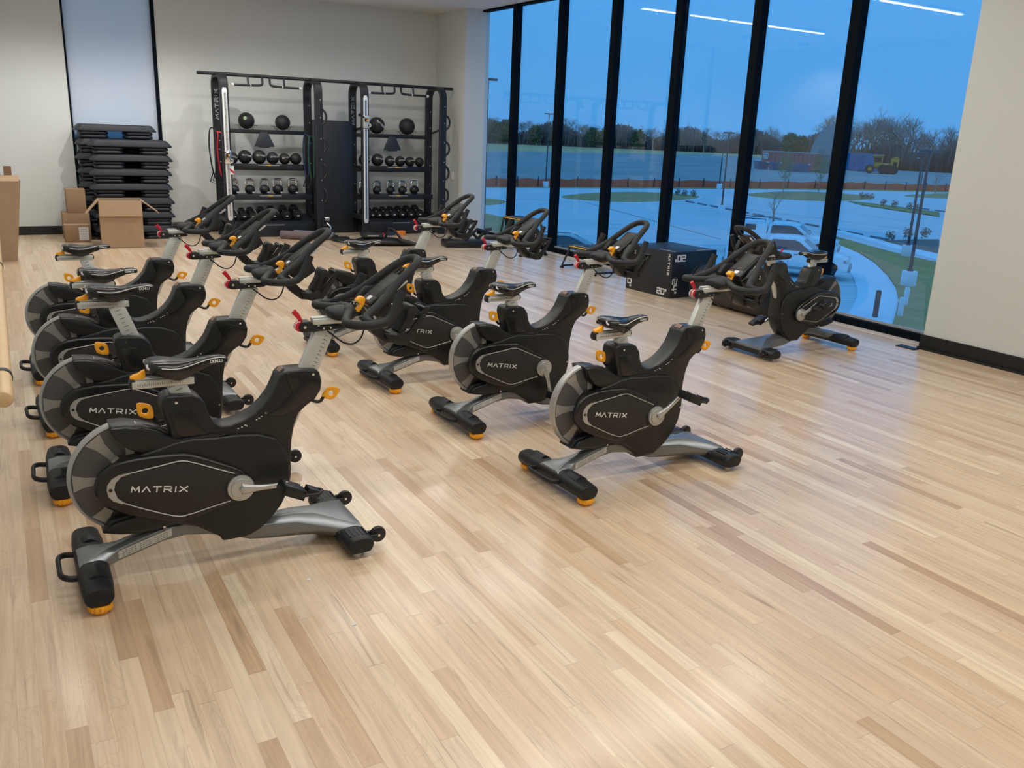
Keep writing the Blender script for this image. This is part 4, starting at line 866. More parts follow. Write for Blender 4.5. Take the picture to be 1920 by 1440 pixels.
def kettlebell(x, y, z, s, label):
    t = thing('kettlebell', (x, y, z), label, 'kettlebell', group='kettlebells')
    MB().ball((0, 0, 0.076 * s), 0.080 * s, 22, 14, (1, 1, 0.95)).cyl((0, 0, 0.008), 0.045 * s, 0.016, seg=22).build('kettlebell_body', 'iron', t)
    MB().tube(spline([(-0.050 * s, 0, 0.115 * s), (-0.060 * s, 0, 0.16 * s), (-0.052 * s, 0, 0.205 * s), (-0.03 * s, 0, 0.225 * s), (0.03 * s, 0, 0.225 * s), (0.052 * s, 0, 0.205 * s), (0.060 * s, 0, 0.16 * s), (0.050 * s, 0, 0.115 * s)], 4), 0.0175 * s, 10).build('kettlebell_handle', 'chrome', t)
    MB().box(0.022 * s, 0.052 * s, -0.076 * s, -0.070 * s, 0.028, 0.042).build('weight_mark', 'white', t, smooth=False)
for bay, xs, sc_ in (('left', (3.02, 3.25, 3.47, 3.67, 3.90), (0.92, 0.94, 0.96, 1.0, 1.0)), ('right', (5.03, 5.27, 5.50, 5.71, 5.92), (0.85, 0.88, 0.9, 0.9, 0.95))):
    for k, x in enumerate(xs): kettlebell(x, YR - 0.17, 0.608, sc_[k], '%s kettlebell from the left with chrome handle on the %s bay shelf' % (ordn[k], bay))
def dumbbell(x, s, label):
    t = thing('hex_dumbbell', (x, YR - 0.20, 0.272 + 0.066 * s), label, 'dumbbell', group='hex dumbbells'); t.rotation_euler = (math.radians(15.5), 0, 0)
    hx = [(0.072 * s * math.cos(PI / 3 * k + PI / 6 * 0), 0.072 * s * math.sin(PI / 3 * k)) for k in range(6)]
    for a, b in ((-0.145 * s, -0.060 * s), (0.060 * s, 0.145 * s)):
        MB().prism(hx, a, b).build('dumbbell_head', 'iron', t, bevel=0.008 * s)
    MB().cyl((0, 0, 0), 0.016, 0.13 * s, 'y', 12).build('dumbbell_handle', 'silver_trim', t)
    MB().box(-0.018, 0.018, -0.1465 * s, -0.1455 * s, -0.008, 0.008).build('weight_mark', 'white', t, smooth=False)
for bay, xs in (('left', (2.98, 3.12, 3.25, 3.41, 3.56, 3.75, 3.92)), ('right', (5.03, 5.145, 5.26, 5.38, 5.51, 5.65, 5.80, 5.955))):
    for k, x in enumerate(xs): dumbbell(x, (0.80 + 0.05 * k) if bay == 'left' else (0.72 + 0.04 * k), '%s hex dumbbell from the left in the %s bay tray' % (ordn[k], bay))
# resistance tubes hanging at the sides of the left bay
for (x, y, z, ml_, lab, dx) in ((2.76, 13.42, 1.55, 'iron', 'black resistance tube with a triangular grip hanging left of the rack', 0), (2.80, 13.36, 1.50, 'red', 'red resistance tube hanging behind the first rail of the rack', 0.06),
                            (4.10, 13.30, 1.50, 'band_blue', 'blue resistance tube hanging at the right side of the left bay', 0), (4.155, 13.22, 1.48, 'band_green', 'green resistance tube hanging at the right side of the left bay', 0.0)):
    t = thing('resistance_tube', (x, y, z), lab, 'resistance band', group=None)
    MB().tube(spline([(0, 0.05, 0), (-0.05 + dx, 0.0, -0.03), (-0.07 + dx, 0, -0.25), (-0.05 + dx, 0, -0.50), (-0.03 + dx, 0, -0.62)], 5), 0.010, 8).tube(spline([(0, 0.05, 0), (0.03 + dx, 0, -0.05), (0.02 + dx, 0, -0.3), (0.01 + dx, 0, -0.60)], 5), 0.010, 8).build('tube', ml_, t)
    for (gx, gz) in ((-0.03 + dx, -0.62), (0.01 + dx, -0.60)):
        MB().tube([(gx, 0, gz), (gx - 0.05, 0, gz - 0.14), (gx + 0.05, 0, gz - 0.17), (gx, 0, gz)], 0.009, 6).build('grip', 'iron', t)

# ------------------------------------------------------------------ aerobic steps stacked by the shaded window
def step(x, y, z, label, nr=2, jit=0.0):
    t = thing('aerobic_step', (x, y, z), label, 'aerobic step', group='stacked aerobic steps'); t.rotation_euler = (0, 0, jit)
    rings = []
    for zz, ex, ey in ((0.000, 0.0, 0.0), (0.020, 0.0, 0.0), (0.078, -0.050, -0.014), (0.090, -0.065, -0.030)):
        a, b = 0.525 + ex, 0.20 + ey; c = 0.05
        rings.append([(-a, -b + c, zz), (-a + c, -b, zz), (a - c, -b, zz), (a, -b + c, zz), (a, b - c, zz), (a - c, b, zz), (-a + c, b, zz), (-a, b - c, zz)])
    MB().loft(rings).build('step_deck', 'deck', t, bevel=0.006)
    MB().box(-0.44, 0.44, -0.12, 0.12, 0.0882, 0.0905).build('grip_mat', 'riser', t, smooth=False)
    for sg in (-1, 1):
        for k in range(nr):
            z1 = -0.003 - k * 0.050; z0 = z1 - 0.044; rr = []
            for zz, e in ((z0, 0.012), (z0 + 0.012, 0.0), (z1 - 0.012, 0.0), (z1, 0.012)):
                x0, x1 = sg * 0.29 - 0.185 + e, sg * 0.29 + 0.185 - e; b = 0.185 - e; c = 0.04
                rr.append([(x0, -b + c, zz), (x0 + c, -b, zz), (x1 - c, -b, zz), (x1, -b + c, zz), (x1, b - c, zz), (x1 - c, b, zz), (x0 + c, b, zz), (x0, b - c, zz)])
            MB().loft(rr).build('step_riser', 'riser', t, bevel=0.003)
rj = random.Random(3)
for k in range(7): step(1.625 + rj.uniform(-0.012, 0.012), 13.44, 0.104 + 0.192 * k, '%s aerobic step counted up from the floor in the front stack' % ordn[k], 2 if k else 2, rj.uniform(-0.012, 0.012))
for k in range(8): step(1.50 + rj.uniform(-0.012, 0.012), 13.862, 0.104 + 0.192 * k, '%s aerobic step counted up from the floor in the rear stack' % ordn[k], 2, rj.uniform(-0.008, 0.008))

# ------------------------------------------------------------------ cartons
def wall_box(mb, x0, x1, y0, y1, z0, z1, th=0.006, top=False):
    mb.box(x0, x1, y0, y0 + th, z0, z1).box(x0, x1, y1 - th, y1, z0, z1).box(x0, x0 + th, y0 + th, y1 - th, z0, z1).box(x1 - th, x1, y0 + th, y1 - th, z0, z1).box(x0, x1, y0, y1, z0, z0 + th)
    if top: mb.box(x0, x1, y0, y1, z1 - th, z1)
    return mb
t = thing('cardboard_box', (1.35, 12.60, 0), 'large open cardboard box with its flaps folded out, in front of the steps', 'box', rz=math.radians(-4))
wall_box(MB(), -0.255, 0.255, -0.20, 0.20, 0, 0.61).build('box_body', 'card', t, smooth=False)
MB().box(-0.255, 0.255, -0.2, 0.0, -0.003, 0.003, TR((0, -0.199, 0.608), rx=0) @ Matrix.Rotation(math.radians(78), 4, 'X')).build('front_flap', 'card', t, smooth=False)
MB().box(-0.25, 0.25, 0.0, 0.2, -0.003, 0.003, TR((0, 0.199, 0.608)) @ Matrix.Rotation(math.radians(-20), 4, 'X')).build('back_flap', 'card', t, smooth=False)
MB().box(-0.24, 0.0, -0.195, 0.195, -0.003, 0.003, TR((-0.255, 0, 0.608), ry=math.radians(-48))).build('left_flap', 'card', t, smooth=False)
MB().box(0.0, 0.26, -0.195, 0.195, -0.003, 0.003, TR((0.255, 0, 0.608), ry=math.radians(38))).build('right_flap', 'card', t, smooth=False)
MB().ball((0.10, 0.02, 0.55), 0.075, 14, 8, (1.2, 0.9, 0.6)).build('packing_bundle', 'mat_grey', t)
def carton(x, y, z, sx_, sy_, sz_, label, material, rz=0.0, lab=False):
    t = thing('cardboard_carton', (x, y, z), label, 'box', rz=rz)
    MB().box(-sx_ / 2, sx_ / 2, -sy_ / 2, sy_ / 2, 0, sz_).build('carton_body', material, t, bevel=0.003)
    MB().box(-sx_ / 2 - 0.0006, sx_ / 2 + 0.0006, -0.025, 0.025, sz_ - 0.05, sz_ + 0.0006).build('packing_tape', 'card', t, smooth=False)
    if lab:
        o = MB().box(0.02, sx_ / 2 - 0.012, -sy_ / 2 - 0.0016, -sy_ / 2, 0.03, sz_ - 0.03).build('shipping_label', 'label', t, smooth=False)
        q = MB()
        for k in range(5): q.box(0.035, sx_ / 2 - 0.03, -sy_ / 2 - 0.0026, -sy_ / 2 - 0.0016, 0.05 + k * 0.03, 0.056 + k * 0.03)
        q.build('label_print', 'grey_trim', o, smooth=False)
carton(0.870, 13.45, 0, 0.33, 0.34, 0.365, 'lower brown carton against the back wall, with another carton on top', 'card_dark')
carton(0.890, 13.45, 0.365, 0.235, 0.26, 0.32, 'dark brown carton standing on top of the lower carton', 'card_dark')
carton(0.850, 13.17, 0, 0.30, 0.20, 0.235, 'small carton with a white shipping label, on the floor beside the open box', 'card_dark', lab=True)
t = thing('cardboard_box', (-0.09, 11.72, 0), 'tall cardboard box cut off by the left edge of the photo', 'box')
mb = MB().loft([[(-0.215, -0.2, 0), (0.19, -0.2, 0), (0.19, 0.2, 0), (-0.215, 0.2, 0)], [(-0.2, -0.2, 0.9), (0.31, -0.2, 0.9), (0.31, 0.2, 0.9), (-0.2, 0.2, 0.9)]], caps=False)
mb.build('box_body', 'card', t, smooth=False)
MB().box(-0.2, 0.30, 0.0, 0.18, -0.003, 0.003, TR((0, -0.2, 0.9), rx=math.radians(18))).build('front_flap', 'card', t, smooth=False)
MB().box(0.155, 0.235, -0.02, -0.014, 0.90, 1.06).build('side_flap', 'card_dark', t, smooth=False)
MB().box(-0.19, 0.12, -0.19, 0.0, -0.003, 0.003, TR((0, 0.2, 0.9), rx=math.radians(-24))).build('back_flap', 'card', t, smooth=False)

# ------------------------------------------------------------------ floor clutter in front of the rack
def lay(nm, loc, ang, r, L_, m_, label):
    t = thing(nm, loc, label, 'exercise mat', rz=ang)
    MB().cyl((0, 0, r), r, L_, 'x', 24).build('rolled_foam', m_, t, bevel=0.004)
    e = MB()
    for sg in (-1, 1):
        e.tube([(sg * (L_ / 2 + 0.001), math.cos(a) * r * f, r + math.sin(a) * r * f) for a, f in [(k * PI / 6, 0.25 + 0.7 * k / 36) for k in range(37)]], 0.002, 5)
    e.build('mat_end_spiral', 'tick', t)
p0 = gp(540, 437); p1 = gp(563, 441)
lay('rolled_mat', (3.82, 12.80, 0), math.radians(-35), 0.062, 0.62, 'mat_brown', 'mauve grey rolled exercise mat on the floor in front of the dumbbells')
lay('rolled_mat', (4.02, 12.83, 0), math.radians(-38), 0.060, 0.62, 'mat_grey', 'grey rolled exercise mat lying behind the mauve one')
tag(MB().box(-0.07, 0.07, -0.04, 0.04, 0, 0.075).build('foam_block', 'sticker_orange', bevel=0.006), 'orange foam block on the floor below the right bay', 'foam block').location = (5.50, 13.02, 0)
tag(MB().box(-0.05, 0.05, -0.04, 0.04, 0, 0.045).build('foam_block', 'red', bevel=0.006), 'small red foam block on the floor behind the black bag', 'foam block').location = (5.16, 13.02, 0)
tag(MB().box(-0.07, 0.07, -0.04, 0.04, 0, 0.055).build('foam_block', 'band_blue', bevel=0.006), 'dark blue foam block between the red and orange ones', 'foam block').location = (5.33, 13.05, 0)
t = thing('equipment_bag', (4.72, 11.98, 0), 'black padded equipment bag with webbing loops heaped on the floor before the rack', 'bag', rz=math.radians(-14))
rings = []
for x, w, h_ in ((-0.42, 0.05, 0.03), (-0.34, 0.14, 0.09), (-0.15, 0.17, 0.14), (0.08, 0.18, 0.12), (0.30, 0.17, 0.10), (0.46, 0.12, 0.07), (0.54, 0.04, 0.03)):
    rings.append([(x, w * math.cos(a), h_ / 2 + h_ / 2 * math.sin(a)) for a in [2 * PI * k / 14 for k in range(14)]])
MB().loft(rings).build('bag_body', 'vinyl', t, sub=1)
MB().box(-0.26, 0.05, -0.14, 0.10, 0.12, 0.175).build('bag_flap', 'vinyl', t, bevel=0.015)
MB().box(-0.18, -0.02, -0.1415, -0.14, 0.142, 0.156).build('bag_print', 'grey_trim', t, smooth=False)
MB().tube([(0.08, -0.05, 0.10), (0.14, -0.08, 0.26), (0.20, -0.10, 0.24), (0.32, -0.13, 0.08)], 0.018, 8).build('webbing_loop', 'vinyl', t)
MB().tube([(0.26, -0.16, 0.10), (0.62, -0.26, 0.02)], 0.020, 10).build('bag_pole', 'vinyl', t)
o = MB().tube(spline([(4.35, 12.86, 0.03), (4.24, 12.55, 0.04), (4.30, 12.28, 0.05), (4.40, 12.10, 0.055), (4.50, 12.0, 0.06)], 6), 0.035, 10, flat=(1.5, 0.7)).build('battle_rope', 'rubber')
tag(o, 'thick black strap running from the rack foot to the equipment bag', 'rope')
tag(MB().box(4.28, 4.52, 12.66, 12.80, 0.0, 0.035).build('rubber_pad', 'rubber', bevel=0.008), 'flat dark rubber pad on the floor at the rack foot', 'pad')
t = thing('push_sled', (5.98, 11.55, 0), 'black pile of folded push sled parts on the floor by the window corner', 'push sled', rz=math.radians(-10))
MB().box(-0.40, 0.22, -0.16, 0.16, 0.0, 0.10).build('sled_base', 'vinyl', t, bevel=0.02)
for k, (a, b, c_) in enumerate((((-0.30, 0.1, 0.1), (-0.05, 0.05, 0.30), (0.12, 0.0, 0.12)), ((-0.1, -0.1, 0.1), (0.10, -0.05, 0.26), (0.30, 0.0, 0.20)), ((0.15, 0.1, 0.08), (0.28, 0.08, 0.24), (0.36, 0.05, 0.25)))):
    MB().tube([a, b, c_], 0.022, 8).build('sled_upright', 'rack', t)
MB().tube(spline([(0.18, -0.10, 0.03), (0.38, -0.05, 0.03), (0.50, 0.0, 0.035), (0.58, 0.08, 0.05)], 4), 0.028, 8).build('sled_strap', 'vinyl', t)

# ------------------------------------------------------------------ step benches near the glass
def bench(cx, cy, rz, label, w=0.62, d=0.42, h=0.42):
    t = thing('steel_plyo_bench', (cx, cy, 0), label, 'bench', rz=rz, group='steel framed benches')
    MB().box(-w / 2 + 0.03, w / 2 - 0.03, -d / 2 + 0.06, d / 2 - 0.06, h - 0.03, h).build('bench_top', 'rubber', t, bevel=0.006)
    MB().box(-w / 2 + 0.05, w / 2 - 0.05, -d / 2 + 0.055, -d / 2 + 0.062, h - 0.018, h - 0.006).box(-w / 2 + 0.05, w / 2 - 0.05, -d / 2 + 0.10, -d / 2 + 0.112, h, h + 0.002).build('amber_stripe', 'amber_print', t, smooth=False)
    for sg in (-1, 1):
        x = sg * (w / 2)
        MB().tube([(x * 0.88, -d / 2 + 0.08, h - 0.02), (x * 1.05, -d / 2, 0.03), (x * 1.05, d / 2, 0.03), (x * 0.88, d / 2 - 0.08, h - 0.02)], 0.016, 8).build('side_leg', 'rack', t)
        MB().box(x * 1.05 - 0.02, x * 1.05 + 0.02, -d / 2 - 0.02, -d / 2 + 0.02, 0, 0.025).box(x * 1.05 - 0.02, x * 1.05 + 0.02, d / 2 - 0.02, d / 2 + 0.02, 0, 0.025).build('rubber_foot', 'rubber', t, bevel=0.003)
bench(6.38, 10.72, math.radians(-88), 'low black steel bench with an amber stripe, farther one along the glass', h=0.50)
bench(6.42, 9.02, math.radians(-88), 'low black steel bench with an amber edge, beside the black jump box', w=0.66, h=0.30)

# ------------------------------------------------------------------ jump box 30 x 24 x 20 inches with its numerals
PN = gp(1255, 560.2); PL = gp(1174.3, 540)
d1 = (PL - PN); d1.z = 0; d1.normalize(); d2 = Vector((-d1.y, d1.x, 0)) * -1
LA, LB, LH = 0.72, 0.66, 0.50
t = thing('plyo_box', PN, 'black jump box with white 20, 24 and 30 inch numerals by the windows', 'plyometric box')
t.rotation_euler = (0, 0, math.atan2(d2.y, d2.x))       # local +x along the right face, local +y along the left face
MB().box(0, LB, 0, LA, 0, LH).build('box_shell', 'plyo', t, bevel=0.006)
LFT = Matrix.Rotation(-PI / 2, 4, 'Z')                   # left face looks to local -x
def on_left(u, z, rot=0): return Matrix.Translation((-0.0005, u, z)) @ Matrix.Rotation(-PI / 2, 4, 'Z') @ Matrix.Rotation(rot, 4, 'Y')
def on_right(u, z, rot=0): return Matrix.Translation((u, -0.0005, z)) @ Matrix.Rotation(rot, 4, 'Y')
nm_ = MB()
letters(nm_, '20"', 0.055, 0.045, 0.018, 0.014, on_left(0.13, 0.06), 0.001)
letters(nm_, '30"', 0.055, 0.050, 0.018, 0.014, on_left(0.66, 0.11, PI / 2), 0.001)
letters(nm_, 'MATRIX', 0.026, 0.026, 0.016, 0.007, on_left(0.055, 0.36, PI / 2), 0.001)
letters(nm_, '20"', 0.060, 0.048, 0.018, 0.014, on_right(0.11, 0.43, PI), 0.001)
letters(nm_, '24"', 0.060, 0.050, 0.018, 0.014, on_right(0.055, 0.13, PI / 2), 0.001)
letters(nm_, 'MATRIX', 0.020, 0.030, 0.014, 0.006, Matrix.Translation((0.05, 0.14, LH + 0.0005)) @ Matrix.Rotation(-PI / 2, 4, 'Z') @ Matrix.Rotation(-PI / 2, 4, 'X'), 0.001)
letters(nm_, 'MATRIX', 0.020, 0.030, 0.014, 0.006, Matrix.Translation((0.52, 0.045, LH + 0.0005)) @ Matrix.Rotation(-PI / 2, 4, 'X'), 0.001)
nm_.build('numerals', 'white', t, smooth=False)

# ------------------------------------------------------------------ heavy bag lying by the glass
t = thing('heavy_bag', (6.42, 6.45, 0), 'long black heavy bag lying on the floor along the windows', 'punching bag', rz=math.radians(88))
MB().loft([[(x, r * math.cos(a), 0.20 + r * math.sin(a)) for a in [2 * PI * k / 28 for k in range(28)]] for x, r in ((-0.56, 0.10), (-0.55, 0.15), (-0.51, 0.185), (-0.46, 0.198), (0.46, 0.198), (0.51, 0.185), (0.55, 0.15), (0.56, 0.10))]).build('bag_body', 'vinyl', t)
MB().tube([(0.52, 0.19 * math.cos(a), 0.20 + 0.19 * math.sin(a)) for a in [2 * PI * k / 24 for k in range(24)]], 0.006, 6, closed=True).build('seam_ring', 'rubber', t)

# ------------------------------------------------------------------ ballet barre at the left edge
t = thing('ballet_barre', (-0.045, 2.37, 0.98), 'pale wooden ballet barre ending in view at the left edge of the photo', 'barre')
MB().loft([[(r * math.cos(a), y, r * math.sin(a)) for a in [2 * PI * k / 24 for k in range(24)]] for y, r in ((0.0, 0.012), (0.003, 0.019), (0.010, 0.022), (7.5, 0.022))]).build('wooden_rail', 'wood_bar', t)
for k, y in enumerate((0.22, 2.2, 4.2, 6.2)):
    MB().tube([(0, y - 0.012, 0), (0, y + 0.012, 0)], 0.0245, 20).tube([(0, y, -0.02), (-0.15, y, -0.04), (-0.272, y, -0.04)], 0.011, 10).cyl((-0.278, y, -0.04), 0.035, 0.012, 'x', 20).build('wall_bracket', 'iron', t)

for k, (px, py, lab) in enumerate(((663, 1172, 'tiny white paper scrap on the open floor right of the nearest bike'), (578, 1088, 'tiny white paper scrap on the floor below the front foot of the nearest bike'))):
    o = MB().add([(-0.008, -0.004, 0), (0.007, -0.006, 0), (0.009, 0.004, 0.003), (-0.004, 0.006, 0.001), (-0.008, -0.004, 0.002), (0.007, -0.006, 0.003), (0.009, 0.004, 0.006), (-0.004, 0.006, 0.004)], [(0, 3, 2, 1), (4, 5, 6, 7), (0, 1, 5, 4), (1, 2, 6, 5), (2, 3, 7, 6), (3, 0, 4, 7)]).build('paper_scrap', 'white', smooth=False); o.location = gp(px, py); tag(o, lab, 'paper scrap')

# ------------------------------------------------------------------ outdoors, one storey below
GZ = -4.6
def g(px, py, z=GZ): return gp(px, py, z)
def flat(name, pts, z, material, th=0.04):
    o = MB().prism([(p.x, p.y) for p in pts], GZ + z - th, GZ + z, 'z').build(name, material, smooth=False)
    return struct(o)
struct(MB().box(-200, 900, -300, 1100, GZ - 0.6, GZ - 0.30).build('field_ground', 'field', smooth=False))
# building slab edge below the windows
struct(MB().box(7.05, 7.15, -5.2, 14.3, GZ, -0.25).build('building_facade', 'barn', smooth=False))
def quad(name, px, z, material, th=0.04): return flat(name, [g(*p) for p in px], z, material, th)
struct(MB().prism([(7.1, -60), (200, -60), (260, 20)] + [(p.x, p.y) for p in (g(1780, 360), g(1600, 357), g(1340, 354), g(910, 352))] + [(20, 110), (7.1, 100)], GZ - 0.3, GZ, 'z').build('parking_lot', 'concrete', smooth=False))
struct(MB().prism([(p.x, p.y) for p in (g(860, 353), g(910, 352), g(1340, 354), g(1600, 357), g(1790, 361), g(1790, 348), g(1600, 344), g(1340, 341), g(910, 339), g(860, 339))], GZ - 0.25, GZ + 0.02, 'z').build('verge', 'grass', smooth=False))
struct(MB().prism([(p.x, p.y) for p in (g(860, 340), g(910, 340), g(1340, 342), g(1600, 345), g(1900, 352), g(1900, 312), g(1600, 306), g(1340, 290), g(910, 283), g(860, 281))], GZ - 0.25, GZ + 0.0, 'z').build('bare_yard', 'earth', smooth=False))
def blob(name, cx, cy, wx, wy, z, material, pw=2.0, n=40, sk=0.0):
    pts = []
    for k in range(n):
        a = 2 * PI * k / n; c, s_ = math.cos(a), math.sin(a)
        pts.append(g(cx + wx * (abs(c) ** (2 / pw)) * (1 if c > 0 else -1), cy + wy * (abs(s_) ** (2 / pw)) * (1 if s_ > 0 else -1) + sk * c))
    a_ = sum(pts[i].x * pts[(i + 1) % n].y - pts[(i + 1) % n].x * pts[i].y for i in range(n))
    cv_ = sum(pts, Vector()) / n
    curb = [cv_ + (p - cv_) * 1.03 for p in pts]
    flat(name + '_curb', curb, z - 0.03, 'concrete2', 0.12); flat(name, pts, z, material, 0.12)
blob('planting_island', 1182, 371.5, 130, 9.5, 0.14, 'grass', 1.7)
blob('planting_island', 1520, 370, 120, 8.5, 0.14, 'grass', 1.7, sk=3)
blob('planting_island', 1800, 369, 105, 5.0, 0.14, 'grass', 1.7)
quad('planting_strip', [(1590, 378), (1640, 383), (1760, 399), (1762, 407), (1700, 398), (1620, 386)], 0.10, 'grass_g')
blob('planting_island', 905, 381, 44, 6.5, 0.14, 'grass', 1.7)
quad('lawn', [(890, 398), (930, 406), (975, 418), (1012, 436), (1010, 470), (890, 470)], 0.08, 'grass', 0.06)
quad('sidewalk', [(1540, 430), (1600, 445), (1672, 467), (1760, 492), (1762, 480), (1690, 464), (1610, 443), (1560, 432)], 0.12, 'concrete2', 0.12)
quad('lawn', [(1540, 438), (1600, 455), (1680, 477), (1770, 498), (1775, 640), (1664, 640), (1678, 596), (1685, 566), (1680, 543), (1665, 520), (1640, 495), (1610, 476), (1575, 461), (1545, 452)], 0.10, 'grass_g', 0.10)
quad('mulch_bed', [(1600, 470), (1640, 485), (1700, 510), (1735, 540), (1730, 640), (1664, 640), (1678, 596), (1685, 566), (1680, 543), (1665, 520), (1640, 495), (1610, 476)], 0.12, 'grass', 0.06)
quad('mulch_bed', [(1640, 454), (1700, 452), (1760, 451), (1760, 484), (1720, 473), (1680, 463)], 0.10, 'mulch', 0.06)
quad('sidewalk', [(1540, 452), (1575, 461), (1610, 476), (1640, 495), (1665, 520), (1680, 543), (1685, 566), (1678, 596), (1664, 640), (1560, 640), (1585, 600), (1604, 566), (1608, 545), (1600, 522), (1588, 503), (1560, 480)], 0.06, 'concrete2', 0.06)
# lot markings: one object per painted set, flat on the concrete
ln = MB()
def strip(p, q, w, z=GZ + 0.012):
    d = (q - p); d.z = 0; d.normalize(); n_ = Vector((-d.y, d.x, 0)) * w / 2
    ln.add([(p - n_).to_tuple()[:2] + (z,), (q - n_).to_tuple()[:2] + (z,), (q + n_).to_tuple()[:2] + (z,), (p + n_).to_tuple()[:2] + (z,)], [(0, 1, 2, 3)])
ua = Vector((0.262, 0.965, 0)); va = Vector((0.965, -0.262, 0))
base0 = Vector((56.5, 50.0, GZ))
for k in range(-7, 13):
    p = base0 + ua * (2.75 * k)
    strip(p - va * 5.2, p + va * 5.4, 0.13)
strip(base0 - ua * 19, base0 + ua * 33, 0.10)
for k in range(-10, 9):
    p = base0 + va * 26 + ua * (2.75 * k); strip(p - va * 5, p + va * 5, 0.13)
for k in range(-3, 8):
    p = Vector((33.5, 33.0, GZ)) + ua * (2.9 * k); strip(p - va * 1.5, p + va * 4.0, 0.12)
struct(ln.build('lot_lines', 'paint_line', smooth=False))
ln = MB()
strip(g(1100, 380), g(1352, 449), 0.10); strip(g(950, 372), g(1100, 380), 0.10); strip(g(1230, 372), g(1700, 430), 0.07); strip(g(1560, 395), g(1720, 418), 0.07)
struct(ln.build('lot_joints', 'joint', smooth=False))
# wheel stops
for r_i, (bo, ks) in enumerate(((base0 - va * 0.2, range(-6, 12)), (base0 + va * 26, range(-9, 7)))):
    for k in ks:
        p = bo + ua * (2.75 * k + 1.37)
        o = MB().box(-0.9, 0.9, -0.08, 0.08, 0, 0.14).build('wheel_stop', 'grey_trim' if False else 'joint', bevel=0.03)
        o.location = (p.x, p.y, GZ); o.rotation_euler = (0, 0, math.atan2(ua.y, ua.x))
        tag(o, 'low grey concrete wheel stop in the double row of the parking lot', 'wheel stop', 'wheel stops')
# orange silt fence, posts and panels
p_ = [g(x, y) for x, y in ((860, 349.5), (910, 350), (1100, 350.5), (1340, 352), (1600, 354.5), (1790, 359))]
fm = MB()
for a, b in zip(p_[:-1], p_[1:]):
    n_ = 10
    for k in range(n_):
        q0 = a.lerp(b, k / n_); q1 = a.lerp(b, (k + 1) / n_); h0 = 0.95 + 0.10 * math.sin(k * 2.3 + a.x); h1 = 0.95 + 0.10 * math.sin((k + 1) * 2.3 + a.x)
        fm.add([(q0.x, q0.y, GZ), (q1.x, q1.y, GZ), (q1.x, q1.y, GZ + h1), (q0.x, q0.y, GZ + h0), (q0.x, q0.y + 0.06, GZ), (q1.x, q1.y + 0.06, GZ), (q1.x, q1.y + 0.06, GZ + h1), (q0.x, q0.y + 0.06, GZ + h0)], [(0, 1, 2, 3), (7, 6, 5, 4), (3, 2, 6, 7), (0, 4, 5, 1), (1, 5, 6, 2), (0, 3, 7, 4)])
t = thing('silt_fence', (p_[2].x, p_[2].y, GZ), 'orange mesh construction fence running across behind the parking lot', 'fence')
o = fm.build('fence_mesh', 'silt', t, smooth=False); o.location = -t.location
o = None
for a, b in zip(p_[:-1], p_[1:]):
    for k in range(5):
        q = a.lerp(b, (k + 0.5) / 5)
        o = MB().box(-0.05, 0.05, -0.10, 0.0, 0, 1.25).build('fence_post', 'pole', t, smooth=False); o.location = Vector((q.x, q.y, GZ)) - t.location
# light poles
def pole(px, py, top, label, basew=0.32, bh=0.75, lean=0):
    p = g(px, py); r = ray(*top); k = math.hypot(p.x, p.y) / math.hypot(r.x, r.y); zt = H + k * r.z - GZ
    t = thing('parking_light_pole', p, label, 'light pole')
    MB().cyl((0, 0, bh / 2), basew, bh, 'z', 20).build('concrete_base', 'concrete2', t, bevel=0.02)
    MB().cyl((0, 0, (bh + zt) / 2), 0.085, zt - bh, 'z', 12, r2=0.055).cyl((0, 0, bh + 0.04), 0.14, 0.08, 'z', 12).build('pole_shaft', 'pole', t)
    MB().box(-0.55, 0.55, -0.16, 0.16, zt - 0.02, zt + 0.10).build('luminaire', 'pole', t, bevel=0.02)
pole(1352, 400, (1369, 250), 'parking light pole on a concrete base rising in front of the fifth window gap')
pole(1348, 354.5, (1353, 285), 'small distant parking light pole at the orange fence, left of the tall one')
pole(1023, 352, (1027, 214), 'distant parking light pole seen through the second pane')
pole(1699, 483, (1733, 290), 'parking light pole in the planting bed at the right pane, left one')
pole(1701, 540, (1752, 285), 'parking light pole nearest the building at the right pane', 0.34, 0.8)
pole(1725, 354, (1731, 318), 'distant parking light pole behind the pair at the right pane')
pole(906, 452, (914, 150), 'thin parking light pole seen at the far left of the first pane', 0.2, 0.4)
# bollards
for (bx, by, bh_, lab, mt_) in ((1640, 597, 1.05, 'dark round bollard light standing on the curved sidewalk', 'pole'), (1696, 577, 0.8, 'short pale bollard in the bed below the light pole', 'concrete2'), (1686, 598, 0.8, 'pale bollard nearest the building in the planting bed', 'concrete2')):
    p = g(bx, by); o = MB().cyl((0, 0, bh_ / 2), 0.10, bh_, 'z', 18).cyl((0, 0, bh_ + 0.015), 0.085, 0.03, 'z', 18).build('bollard', mt_, bevel=0.01); o.location = p; tag(o, lab, 'bollard')

